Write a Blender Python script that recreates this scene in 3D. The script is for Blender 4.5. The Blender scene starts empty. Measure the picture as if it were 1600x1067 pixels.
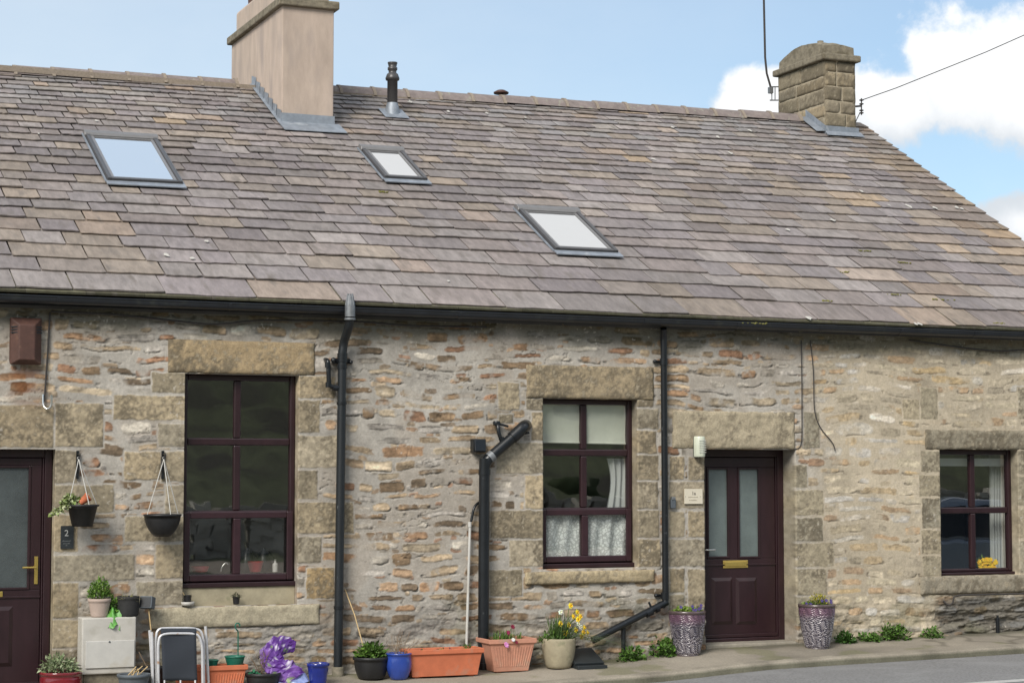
import bpy, math, random
import numpy as np
from mathutils import Vector, Matrix

# ------------------------------------------------------------------ scene, camera, sky, sun
S = bpy.context.scene
COL = S.collection
R = math.radians
random.seed(7)
RNG = np.random.default_rng(11)

F_PX, YAW, TILT = 3060.0, R(23), math.atan(207 / 3060.0)
CAM = Vector((0, -18.0, 1.9))
cd = bpy.data.cameras.new('camera'); cam = bpy.data.objects.new('camera', cd); COL.objects.link(cam)
cam.location = CAM; cam.rotation_euler = (R(90) + TILT, 0, -YAW)
cd.sensor_width = 36; cd.lens = F_PX / 1600 * 36; cd.clip_end = 3000
S.camera = cam
FW = Vector((math.sin(YAW) * math.cos(TILT), math.cos(YAW) * math.cos(TILT), math.sin(TILT)))
RT = Vector((math.cos(YAW), -math.sin(YAW), 0)); UP = RT.cross(FW)

S.view_settings.view_transform = 'Standard'; S.view_settings.look = 'None'
S.view_settings.exposure = 1.28; S.view_settings.gamma = 1
S.cycles.use_denoising = True
S.cycles.max_bounces = 8; S.cycles.transparent_max_bounces = 12

SUN_AZ, SUN_EL = R(226), R(38)          # compass style: 0 = +Y, clockwise; sun behind the camera's left shoulder
w = bpy.data.worlds.new('World'); S.world = w; w.use_nodes = True
N = w.node_tree.nodes; L = w.node_tree.links; N.clear()
def nd(t, **k):
    n = N.new(t)
    for a, b in k.items(): setattr(n, a, b)
    return n
def mth(op, a, b=None, c=None, clamp=False):
    n = nd('ShaderNodeMath', operation=op, use_clamp=clamp)
    for i, v in enumerate((a, b, c)):
        if v is None: continue
        if isinstance(v, (int, float)): n.inputs[i].default_value = v
        else: L.new(v, n.inputs[i])
    return n.outputs[0]
out = nd('ShaderNodeOutputWorld'); bg = nd('ShaderNodeBackground'); bg.inputs[1].default_value = 0.096
L.new(bg.outputs[0], out.inputs[0])
sky = nd('ShaderNodeTexSky', sky_type='NISHITA', sun_disc=False)
sky.sun_elevation = SUN_EL; sky.sun_rotation = SUN_AZ; sky.altitude = 200; sky.air_density = 1.0; sky.dust_density = 1.2; sky.ozone_density = 1.6
tc = nd('ShaderNodeTexCoord'); sep = nd('ShaderNodeSeparateXYZ'); L.new(tc.outputs['Generated'], sep.inputs[0])
AZ = mth('ARCTAN2', sep.outputs[0], sep.outputs[1]); EL = mth('ARCSINE', sep.outputs[2])
nz = nd('ShaderNodeTexNoise'); nz.inputs['Scale'].default_value = 22; nz.inputs['Detail'].default_value = 9; nz.inputs['Roughness'].default_value = .58
L.new(tc.outputs['Generated'], nz.inputs['Vector'])
nl = nd('ShaderNodeTexNoise'); nl.inputs['Scale'].default_value = 3.2; nl.inputs['Detail'].default_value = 6; nl.inputs['Roughness'].default_value = .6
mp = nd('ShaderNodeMapping'); mp.inputs['Scale'].default_value = (1, 1, 2.2); mp.inputs['Location'].default_value = (.4, 1.7, 0)
L.new(tc.outputs['Generated'], mp.inputs[0]); L.new(mp.outputs[0], nl.inputs['Vector'])
def blob(az, el, wa, we):
    a = mth('DIVIDE', mth('SUBTRACT', AZ, R(az)), R(wa)); e = mth('DIVIDE', mth('SUBTRACT', EL, R(el)), R(we))
    return mth('SUBTRACT', 1.0, mth('SQRT', mth('ADD', mth('MULTIPLY', a, a), mth('MULTIPLY', e, e))))
def pxdir(x, y):
    d = (FW + RT * ((x - 800) / F_PX) - UP * ((y - 533.5) / F_PX)).normalized()
    return math.degrees(math.atan2(d.x, d.y)), math.degrees(math.asin(d.z))
BL = []
for (x, y, wx, wy) in ((1520, 115, 150, 125), (1400, 165, 105, 80), (1640, 150, 170, 110), (1180, 165, 80, 60), (1600, 350, 100, 55)):
    a, e = pxdir(x, y); BL.append(blob(a, e, wx / 53.4, wy / 53.4))
BL += [blob(34, 44, 15, 16), blob(-150, 50, 70, 40), blob(120, 45, 60, 25), blob(-60, 40, 40, 22)]  # out-of-view clouds added: first for the skylights to mirror, others soften the light
mx = BL[0]
for b in BL[1:]: mx = mth('MAXIMUM', mx, b)
dens = mth('ADD', mx, mth('MULTIPLY', mth('SUBTRACT', nz.outputs[0], .5), 1.9))
rmp = nd('ShaderNodeMapRange', interpolation_type='SMOOTHSTEP'); L.new(dens, rmp.inputs[0])
rmp.inputs[1].default_value = .02; rmp.inputs[2].default_value = .34
# thin high veil of cloud over the whole sky
veil = nd('ShaderNodeMapRange', interpolation_type='SMOOTHSTEP'); L.new(nl.outputs[0], veil.inputs[0])
veil.inputs[1].default_value = .38; veil.inputs[2].default_value = .78; veil.inputs[3].default_value = .12; veil.inputs[4].default_value = .62
azv = nd('ShaderNodeMapRange'); L.new(AZ, azv.inputs[0])
azv.inputs[1].default_value = R(9); azv.inputs[2].default_value = R(36); azv.inputs[3].default_value = .62; azv.inputs[4].default_value = .2
hz = nd('ShaderNodeMapRange', interpolation_type='SMOOTHSTEP'); L.new(blob(16, 48, 16, 18), hz.inputs[0]); hz.inputs[2].default_value = .7; hz.inputs[4].default_value = .92  # out-of-view bluish haze added so the left skylight mirrors it
vs = (mth('MAXIMUM', mth('MULTIPLY', veil.outputs[0], .55), mth('MULTIPLY', azv.outputs[0], mth('ADD', .75, mth('MULTIPLY', veil.outputs[0], .6)))))
blue = nd('ShaderNodeMix', data_type='RGBA', blend_type='MULTIPLY'); blue.inputs[0].default_value = 1
L.new(sky.outputs[0], blue.inputs[6]); blue.inputs[7].default_value = (.535, .595, .61, 1)
v1 = nd('ShaderNodeMix', data_type='RGBA'); L.new(vs, v1.inputs[0]); L.new(blue.outputs[2], v1.inputs[6]); v1.inputs[7].default_value = (3.85, 4.15, 4.35, 1)
elw = mth('MULTIPLY', mth('SUBTRACT', EL, R(pxdir(1480, 165)[1])), 16.0, None)
elc = nd('ShaderNodeClamp'); L.new(elw, elc.inputs[0]); elc.inputs[1].default_value = -.6; elc.inputs[2].default_value = .5
v2 = nd('ShaderNodeMix', data_type='RGBA'); L.new(hz.outputs[0], v2.inputs[0]); L.new(v1.outputs[2], v2.inputs[6]); v2.inputs[7].default_value = (3.5, 4.3, 5.3, 1)
shade = nd('ShaderNodeMapRange', interpolation_type='SMOOTHSTEP'); L.new(mth('ADD', mth('ADD', dens, elc.outputs[0]), mth('MULTIPLY', mth('SUBTRACT', nl.outputs[0], .5), .5)), shade.inputs[0])
shade.inputs[1].default_value = -.25; shade.inputs[2].default_value = .75
cc = nd('ShaderNodeMix', data_type='RGBA'); L.new(shade.outputs[0], cc.inputs[0]); cc.inputs[6].default_value = (3.1, 3.32, 3.55, 1); cc.inputs[7].default_value = (4.6, 4.66, 4.72, 1)
fin = nd('ShaderNodeMix', data_type='RGBA'); L.new(rmp.outputs[0], fin.inputs[0]); L.new(v2.outputs[2], fin.inputs[6]); L.new(cc.outputs[2], fin.inputs[7])
L.new(fin.outputs[2], bg.inputs[0])

sl = bpy.data.lights.new('sun', 'SUN'); sl.energy = 1.5; sl.angle = R(24); sl.color = (1, .95, .87)
so = bpy.data.objects.new('sun', sl); COL.objects.link(so)
sd = Vector((math.sin(SUN_AZ) * math.cos(SUN_EL), math.cos(SUN_AZ) * math.cos(SUN_EL), math.sin(SUN_EL)))
so.rotation_euler = sd.to_track_quat('Z', 'Y').to_euler(); so.location = sd * 40

# ------------------------------------------------------------------ measuring helpers
def ray(px, py): return FW + RT * ((px - 800) / F_PX) - UP * ((py - 533.5) / F_PX)
def W(px, py, y=0.0):
    """point of the upright plane at distance y behind the wall face"""
    d = ray(px, py); return CAM + d * ((y - CAM.y) / d.y)
def mpp(p): return (Vector(p) - CAM).dot(FW) / F_PX      # metres per photo pixel at p
_zx = [-40, 3, 5.8, 7.5, 8.8, 10, 13.8, 18, 60]; _zz = [-.5, -.03, .0, .0, .035, .105, .165, .22, .6]
def z0(x): return float(np.interp(x, _zx, _zz))
def GZ(x, y): return z0(x) + .06 * y
def GP(px, py):
    """point of the pavement seen at a pixel"""
    d = ray(px, py); t = 20.0 / d.dot(FW)
    for _ in range(40):
        p = CAM + d * t
        t += (GZ(p.x, p.y) - p.z) / d.z * .8
    return CAM + d * t

# ------------------------------------------------------------------ noise in numpy
def vnoise(X, Z, s, seed, sz=None):
    sz = sz or s
    g = np.random.default_rng(seed).random((256, 256))
    a = np.asarray(X) / s + 100.3; b = np.asarray(Z) / sz + 50.7
    i = np.floor(a).astype(int); j = np.floor(b).astype(int); u = a - i; v = b - j
    u = u * u * (3 - 2 * u); v = v * v * (3 - 2 * v)
    i0, i1, j0, j1 = i % 256, (i + 1) % 256, j % 256, (j + 1) % 256
    return (g[j0, i0] * (1 - u) + g[j0, i1] * u) * (1 - v) + (g[j1, i0] * (1 - u) + g[j1, i1] * u) * v - .5
def fbm(X, Z, s, seed, o=4, sz=None):
    r = 0; a = 1.0; sz = sz or s
    for k in range(o):
        r = r + a * vnoise(X, Z, s / 2 ** k, seed + k * 17, sz / 2 ** k); a *= .55
    return r
def sstep(a, b, x):
    t = np.clip((np.asarray(x) - a) / (b - a), 0, 1); return t * t * (3 - 2 * t)

# ------------------------------------------------------------------ materials
MATS = {}
def mat(name, col=(.5, .5, .5), rough=.7, attr=False, nscale=30, namt=.25, bump=.0, bscale=120, metal=0, spec=.5, coat=0, stretch=(1, 1, 1), spots=None, detail=6):
    m = bpy.data.materials.new(name); m.use_nodes = True; t = m.node_tree; n = t.nodes; l = t.links
    p = n['Principled BSDF']; p.inputs['Roughness'].default_value = rough; p.inputs['Metallic'].default_value = metal
    p.inputs['Specular IOR Level'].default_value = spec; p.inputs['Coat Weight'].default_value = coat
    tcn = n.new('ShaderNodeTexCoord'); mpn = n.new('ShaderNodeMapping'); mpn.inputs['Scale'].default_value = stretch
    l.new(tcn.outputs['Object'], mpn.inputs[0])
    if attr:
        a = n.new('ShaderNodeAttribute'); a.attribute_name = 'col'; src = a.outputs['Color']
    else:
        a = n.new('ShaderNodeRGB'); a.outputs[0].default_value = (*col, 1); src = a.outputs[0]
    if namt:
        x = n.new('ShaderNodeTexNoise'); x.inputs['Scale'].default_value = nscale; x.inputs['Detail'].default_value = detail; x.inputs['Roughness'].default_value = .65
        l.new(mpn.outputs[0], x.inputs['Vector'])
        mr = n.new('ShaderNodeMapRange'); mr.inputs[1].default_value = .25; mr.inputs[2].default_value = .75; mr.inputs[3].default_value = 1 - namt; mr.inputs[4].default_value = 1 + namt
        l.new(x.outputs[0], mr.inputs[0])
        vm = n.new('ShaderNodeVectorMath'); vm.operation = 'SCALE'; l.new(src, vm.inputs[0]); l.new(mr.outputs[0], vm.inputs['Scale']); src = vm.outputs[0]
    if spots:      # (colour, scale, threshold, softness)
        x = n.new('ShaderNodeTexNoise'); x.inputs['Scale'].default_value = spots[1]; x.inputs['Detail'].default_value = 5
        l.new(mpn.outputs[0], x.inputs['Vector'])
        mr = n.new('ShaderNodeMapRange'); mr.inputs[1].default_value = spots[2]; mr.inputs[2].default_value = spots[2] + spots[3]
        l.new(x.outputs[0], mr.inputs[0])
        mi = n.new('ShaderNodeMix'); mi.data_type = 'RGBA'; l.new(mr.outputs[0], mi.inputs[0]); l.new(src, mi.inputs[6]); mi.inputs[7].default_value = (*spots[0], 1); src = mi.outputs[2]
    l.new(src, p.inputs['Base Color'])
    if bump:
        x = n.new('ShaderNodeTexNoise'); x.inputs['Scale'].default_value = bscale; x.inputs['Detail'].default_value = 5
        l.new(mpn.outputs[0], x.inputs['Vector'])
        b = n.new('ShaderNodeBump'); b.inputs['Strength'].default_value = bump; b.inputs['Distance'].default_value = .01; l.new(x.outputs[0], b.inputs['Height']); l.new(b.outputs[0], p.inputs['Normal'])
    MATS[name] = m; return m
def glass_mat(name, refl, tint):
    m = bpy.data.materials.new(name); m.use_nodes = True; t = m.node_tree; n = t.nodes; l = t.links; n.clear()
    o = n.new('ShaderNodeOutputMaterial'); mix = n.new('ShaderNodeMixShader'); g = n.new('ShaderNodeBsdfGlossy'); tr = n.new('ShaderNodeBsdfTransparent')
    g.inputs['Roughness'].default_value = .015; tr.inputs[0].default_value = (*tint, 1)
    fw = n.new('ShaderNodeLayerWeight'); fw.inputs[0].default_value = .5; lw = n.new('ShaderNodeMath'); lw.operation = 'POWER'; l.new(fw.outputs['Facing'], lw.inputs[0]); lw.inputs[1].default_value = 4
    mr = n.new('ShaderNodeMapRange'); mr.inputs[1].default_value = 0; mr.inputs[2].default_value = 1; mr.inputs[3].default_value = refl; mr.inputs[4].default_value = 1
    l.new(lw.outputs[0], mr.inputs[0]); l.new(mr.outputs[0], mix.inputs[0]); l.new(tr.outputs[0], mix.inputs[1]); l.new(g.outputs[0], mix.inputs[2])
    x = n.new('ShaderNodeTexNoise'); x.inputs['Scale'].default_value = 1.6; b = n.new('ShaderNodeBump'); b.inputs['Strength'].default_value = .25; b.inputs['Distance'].default_value = .01
    tcn = n.new('ShaderNodeTexCoord'); l.new(tcn.outputs['Object'], x.inputs['Vector']); l.new(x.outputs[0], b.inputs['Height']); l.new(b.outputs[0], g.inputs['Normal'])
    l.new(mix.outputs[0], o.inputs[0]); MATS[name] = m; return m
mat('wall_stone', rough=.92, attr=True, nscale=45, namt=.17, bump=.3, bscale=60, spec=.2)
mat('dressed_stone', rough=.92, attr=True, nscale=60, namt=.3, bump=.4, bscale=110, spec=.2)
mat('slate', rough=.75, attr=True, nscale=4.5, namt=.30, bump=.3, bscale=45, spec=.3, stretch=(3.5, 1, 1), spots=((.15, .13, .115), 2.6, .56, .22))
mat('ridge_clay', (.20, .165, .155), .8, nscale=9, namt=.3, bump=.3, spots=((.26, .25, .2), 14, .6, .1))
mat('ridge_mortar', (.24, .20, .16), .95, nscale=40)
mat('render_pink', (.44, .355, .295), .95, nscale=3, namt=.2, bump=.2, bscale=40, spots=((.33, .275, .245), 2.6, .50, .25), stretch=(1.6, 1.6, .5))
mat('cornice_stone', (.19, .165, .12), .95, nscale=14, namt=.5, bump=.5, spots=((.13, .11, .075), 8, .55, .1))
mat('lead', (.26, .29, .33), .55, nscale=8, namt=.28, metal=.35, bump=.3, bscale=20, spots=((.42, .44, .46), 6, .62, .12))
mat('black_plastic', (.008, .010, .0125), .33, nscale=12, namt=.3, spots=((.05, .055, .06), 16, .66, .08))
mat('gutter_black', (.017, .02, .025), .3, nscale=5, namt=.3, spots=((.05, .055, .045), 7, .6, .2))
mat('pipe_worn', (.012, .015, .018), .4, nscale=12, namt=.3, spots=((.30, .33, .32), 9, .68, .05), stretch=(3, 3, .45))
mat('grey_metal', (.2, .21, .22), .5, nscale=20, metal=.5)
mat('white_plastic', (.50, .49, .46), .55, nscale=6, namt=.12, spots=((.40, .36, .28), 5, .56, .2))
mat('mahogany', (.025, .0108, .0135), .34, nscale=9, namt=.3, stretch=(1, 1, .3), spec=.5)
mat('mahogany_light', (.032, .0135, .018), .34, nscale=9, namt=.25, spec=.5)
mat('brass', (.75, .55, .16), .3, metal=.9, nscale=20, namt=.1)
mat('steel', (.62, .62, .6), .25, metal=.9, nscale=20, namt=.05)
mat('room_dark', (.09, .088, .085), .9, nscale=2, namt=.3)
mat('frosted_glass', (.135, .165, .16), .22, nscale=2.2, namt=.3, bump=.3, bscale=160, spec=.6)
mat('frosted_dark', (.055, .065, .066), .22, nscale=1.6, namt=.6, bump=.3, bscale=160, spec=.6)
glass_mat('window_glass', .23, (.975, .985, .98))
glass_mat('skylight_glass', .84, (.8, .85, .85))
mat('skylight_grey', (.07, .068, .07), .4, nscale=10, namt=.12, metal=.3)
mat('skylight_rim', (.2, .195, .195), .4, nscale=10, namt=.1, metal=.3)
mat('blind_cloth', (.55, .57, .49), .9, nscale=5, namt=.1, bump=.2, bscale=9)
mat('soil', (.045, .03, .02), 1, nscale=60, namt=.6, bump=.8)
mat('leaf', attr=True, rough=.55, nscale=40, namt=.2, spec=.3)
mat('twig', (.24, .17, .11), .8, nscale=40)
mat('bamboo', (.5, .36, .18), .6, nscale=30)
mat('terracotta', (.52, .15, .07), .75, nscale=8, namt=.18, bump=.1, spots=((.42, .20, .13), 7, .58, .15))
mat('terracotta_pale', (.48, .23, .155), .85, nscale=8, namt=.22, bump=.15, spots=((.40, .27, .2), 6, .55, .15))
mat('blue_glaze', (.012, .025, .21), .16, nscale=7, namt=.35, coat=.5)
mat('blue_glaze_bright', (.025, .06, .30), .22, nscale=7, namt=.3, coat=.4)
mat('red_glaze', (.16, .012, .018), .12, nscale=6, namt=.3, coat=.6)
mat('beige_pot', (.33, .29, .2), .9, nscale=9, namt=.25, bump=.2, spots=((.2, .2, .12), 8, .6, .15))
mat('mauve_pot', (.42, .33, .28), .8, nscale=9, namt=.1)
mat('black_pot', (.014, .014, .015), .5, nscale=14, namt=.4)
mat('grey_pot', (.085, .1, .115), .6, nscale=9, namt=.2)
mat('green_pot', (.012, .13, .085), .5, nscale=9, namt=.2)
mat('urn_glaze', attr=True, rough=.28, nscale=25, namt=.3, coat=.3)
mat('bag_plastic', attr=True, rough=.38, nscale=9, namt=.2, coat=.0, bump=.6, bscale=25)
mat('chair_cloth', (.03, .036, .047), .9, nscale=300, namt=.3, bump=.3, bscale=500)
mat('aluminium', (.66, .66, .68), .35, nscale=14, namt=.12, metal=.35, spots=((.45, .25, .12), 9, .64, .06))
mat('meter_box', (.46, .44, .40), .75, nscale=6, namt=.14, spots=((.36, .34, .29), 5, .55, .2))
mat('rust_box', (.075, .034, .025), .65, nscale=14, namt=.3, spots=((.14, .075, .05), 12, .58, .15))
mat('plaque_stone', (.60, .55, .44), .6, nscale=30, namt=.06)
mat('slate_plaque', (.02, .025, .028), .5, nscale=30, namt=.2)
mat('letter_grey', (.42, .43, .42), .6, nscale=30, namt=.05)
mat('letter_dark', (.10, .09, .08), .6, nscale=30, namt=.05)
mat('letter_faint', (.37, .33, .26), .6, nscale=30, namt=.05)
mat('letter_faint_dark', (.16, .17, .17), .6, nscale=30, namt=.05)
mat('lamp_glass', (.55, .58, .47), .3, nscale=10, namt=.1, spec=.6)
mat('cable', (.035, .03, .028), .7, nscale=20, namt=.2)
mat('lace', (.72, .75, .72), .9, namt=0)
mat('curtain', (.46, .48, .46), .9, nscale=4, namt=.1)
mat('concrete', (.27, .235, .19), .95, nscale=3.5, namt=.22, bump=.35, bscale=70, spots=((.17, .15, .115), 2.2, .58, .14), detail=10)
mat('paving', rough=.95, attr=True, nscale=60, namt=.25, bump=.4, bscale=90, spec=.2)
mat('kerb', (.22, .195, .15), .95, nscale=7, namt=.35, bump=.5, bscale=60, spots=((.11, .105, .07), 5, .55, .15))
mat('asphalt', (.19, .188, .188), .9, nscale=38, namt=.5, bump=.5, bscale=220, spots=((.24, .24, .24), 1.6, .5, .3), detail=9)
mat('road_paint', (.42, .415, .40), .8, nscale=40, namt=.25, spots=((.22, .22, .22), 25, .6, .1))
mat('grass', (.095, .108, .055), 1, nscale=1.4, namt=.55, spots=((.045, .042, .03), .5, .48, .16), bump=.6, bscale=4, detail=10)
mat('step_stone', (.26, .235, .19), .92, nscale=12, namt=.25, bump=.3)
mat('car_paint', (.30, .36, .45), .2, nscale=5, namt=.03, coat=.8, metal=.2)
mat('car_glass', (.01, .012, .014), .05, namt=0)
mat('rubber', (.02, .02, .02), .8, nscale=20)
mat('red_plastic', (.35, .02, .03), .35, nscale=10, namt=.1)
mat('bright_green', (.10, .30, .05), .45, nscale=14, namt=.35)
# lace gets holes
def _lace():
    m = MATS['lace']; t = m.node_tree; n = t.nodes; l = t.links; p = n['Principled BSDF']
    tcn = n.new('ShaderNodeTexCoord'); v = n.new('ShaderNodeTexVoronoi'); v.inputs['Scale'].default_value = 32; v.feature = 'F1'
    l.new(tcn.outputs['Object'], v.inputs['Vector'])
    a = n.new('ShaderNodeMath'); a.operation = 'PINGPONG'; a.inputs[1].default_value = .3; l.new(v.outputs['Distance'], a.inputs[0])
    mr = n.new('ShaderNodeMapRange'); mr.inputs[1].default_value = .1; mr.inputs[2].default_value = .2; mr.inputs[3].default_value = .6; mr.inputs[4].default_value = .97
    l.new(a.outputs[0], mr.inputs[0]); l.new(mr.outputs[0], p.inputs['Alpha'])
_lace()

# ------------------------------------------------------------------ geometry builder
class G:
    def __init__(s): s.v = []; s.f = []; s.c = []; s.sm = []
    def add(s, vs, fs, col=None, smooth=False):
        b = len(s.v); s.v.extend([tuple(p) for p in vs]); s.f.extend([tuple(b + i for i in f) for f in fs]); s.sm.extend([smooth] * len(fs))
        if col is None: col = (.5, .5, .5)
        if len(col) == len(vs) and not isinstance(col[0], (int, float, np.floating)): s.c.extend([tuple(c) for c in col])
        else: s.c.extend([tuple(col)] * len(vs))
        return s
    def box(s, a, b, col=None, M=None):
        (x0, y0, z0_), (x1, y1, z1) = a, b
        v = [Vector(p) for p in ((x0, y0, z0_), (x1, y0, z0_), (x1, y1, z0_), (x0, y1, z0_), (x0, y0, z1), (x1, y0, z1), (x1, y1, z1), (x0, y1, z1))]
        if M is not None: v = [M @ p for p in v]
        return s.add(v, [(0, 3, 2, 1), (4, 5, 6, 7), (0, 1, 5, 4), (1, 2, 6, 5), (2, 3, 7, 6), (3, 0, 4, 7)], col)
    def tube(s, pts, r, n=8, col=None, cap=True, flat=1.0):
        pts = [Vector(p) for p in pts]; k = len(pts); rs = r if isinstance(r, (list, tuple)) else [r] * k
        vs = []; ref = None
        for i, p in enumerate(pts):
            t = (pts[min(i + 1, k - 1)] - pts[max(i - 1, 0)]).normalized()
            if ref is None: ref = Vector((0, 0, 1)) if abs(t.z) < .9 else Vector((1, 0, 0))
            a = (ref - t * ref.dot(t)).normalized(); b = t.cross(a); ref = a
            for j in range(n):
                q = 2 * math.pi * j / n; vs.append(p + a * math.cos(q) * rs[i] + b * math.sin(q) * rs[i] * flat)
        fs = [(i * n + j, i * n + (j + 1) % n, (i + 1) * n + (j + 1) % n, (i + 1) * n + j) for i in range(k - 1) for j in range(n)]
        s.add(vs, fs, col, True)
        if cap:
            s.add(vs[:n], [tuple(range(n - 1, -1, -1))], col); s.add(vs[-n:], [tuple(range(n))], col)
        return s
    def lathe(s, prof, c, n=32, col=None, colf=None, disp=None, sx=1.0, sy=1.0, M=None):
        vs = []; cs = []
        for i, (r, z) in enumerate(prof):
            for j in range(n):
                q = 2 * math.pi * j / n; rr = r + (disp(q, z) if disp else 0)
                p = Vector((rr * math.cos(q) * sx, rr * math.sin(q) * sy, z))
                if M is not None: p = M @ p
                vs.append(Vector(c) + p); cs.append(colf(q, z) if colf else (col or (.5, .5, .5)))
        fs = [(i * n + j, i * n + (j + 1) % n, (i + 1) * n + (j + 1) % n, (i + 1) * n + j) for i in range(len(prof) - 1) for j in range(n)]
        return s.add(vs, fs, cs, True)
    def sphere(s, c, r, n=12, col=None, sc=(1, 1, 1)):
        prof = [(r * math.sin(math.pi * i / (n // 2)), -r * math.cos(math.pi * i / (n // 2)) * sc[2]) for i in range(n // 2 + 1)]
        return s.lathe([(max(a, 1e-4), b) for a, b in prof], c, n, col, sx=sc[0], sy=sc[1])
    def disc(s, c, r, n=24, col=None, sx=1, sy=1, bump=.0):
        vs = [Vector(c) + Vector((0, 0, bump))] + [Vector(c) + Vector((r * sx * math.cos(2 * math.pi * j / n), r * sy * math.sin(2 * math.pi * j / n), 0)) for j in range(n)]
        return s.add(vs, [(0, 1 + j, 1 + (j + 1) % n) for j in range(n)], col, True)
    def leaf(s, p, d, up, ln, wd, col, bend=.2):
        p = Vector(p); d = Vector(d).normalized(); u = Vector(up); sd_ = d.cross(u)
        if sd_.length < 1e-4: sd_ = d.cross(Vector((1, .3, 0)))
        sd_.normalize(); nn = sd_.cross(d)
        m = p + d * ln * .5 + nn * ln * bend * .4; tip = p + d * ln - nn * ln * bend * .3
        return s.add([p, m + sd_ * wd - nn * wd * .3, tip, m - sd_ * wd - nn * wd * .3, m], [(0, 1, 4), (1, 2, 4), (2, 3, 4), (3, 0, 4)], col, False)
    def xform(s, M): s.v = [tuple(M @ Vector(p)) for p in s.v]; return s

ORG = {}
def link(name, me, parent, origin):
    o = bpy.data.objects.new(name, me); COL.objects.link(o)
    if parent is not None: o.parent = parent; ORG[o.name] = ORG[parent.name]
    else: o.location = origin; ORG[o.name] = Vector(origin)
    return o
def obj(name, g, m, parent=None, origin=None, bevel=0, label=None):
    """one mesh object; a top-level one gets its origin at the base of its box"""
    a = np.array(g.v, dtype=float).reshape(-1, 3)
    if parent is not None: og = ORG[parent.name]
    else:
        lo, hi = a.min(0), a.max(0); og = Vector(origin) if origin is not None else Vector(((lo[0] + hi[0]) / 2, (lo[1] + hi[1]) / 2, lo[2]))
    me = bpy.data.meshes.new(name); me.from_pydata((a - np.array(og)).tolist(), [], g.f)
    me.polygons.foreach_set('use_smooth', g.sm)
    at = me.color_attributes.new('col', 'FLOAT_COLOR', 'POINT')
    c = np.ones((len(a), 4)); c[:, :3] = np.array(g.c); at.data.foreach_set('color', c.ravel())
    me.materials.append(MATS[m]); me.update()
    o = link(name, me, parent, og)
    if bevel:
        b = o.modifiers.new('bevel', 'BEVEL'); b.width = bevel; b.segments = 2; b.limit_method = 'ANGLE'; b.angle_limit = R(40)
    if label: o['label'] = label
    return o
def tag(o, label=None, cat=None, group=None, kind=None):
    for k, v in (('label', label), ('category', cat), ('group', group), ('kind', kind)):
        if v: o[k] = v
    return o
def empty(name, loc, label=None, cat=None, group=None):
    o = link(name, None, None, loc); return tag(o, label, cat, group)
def structure(name, g, m): return tag(obj(name, g, m), kind='structure')
def np_obj(name, V, Fq, Cc, m, parent, smooth=True):
    """large quad mesh straight from arrays"""
    used = np.zeros(len(V), bool); used[Fq.ravel()] = True; idx = np.cumsum(used) - 1
    V = V[used] - np.array(ORG[parent.name]); Cc = Cc[used]; Fq = idx[Fq]
    me = bpy.data.meshes.new(name); me.vertices.add(len(V)); me.vertices.foreach_set('co', V.astype(np.float32).ravel())
    me.loops.add(Fq.size); me.loops.foreach_set('vertex_index', Fq.astype(np.int32).ravel())
    me.polygons.add(len(Fq)); me.polygons.foreach_set('loop_start', np.arange(0, Fq.size, 4, dtype=np.int32))
    me.polygons.foreach_set('use_smooth', np.full(len(Fq), smooth)); me.update(calc_edges=True)
    at = me.color_attributes.new('col', 'FLOAT_COLOR', 'POINT'); c = np.ones((len(V), 4), np.float32); c[:, :3] = Cc; at.data.foreach_set('color', c.ravel())
    me.materials.append(MATS[m]); me.validate(); return link(name, me, parent, None)

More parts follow.
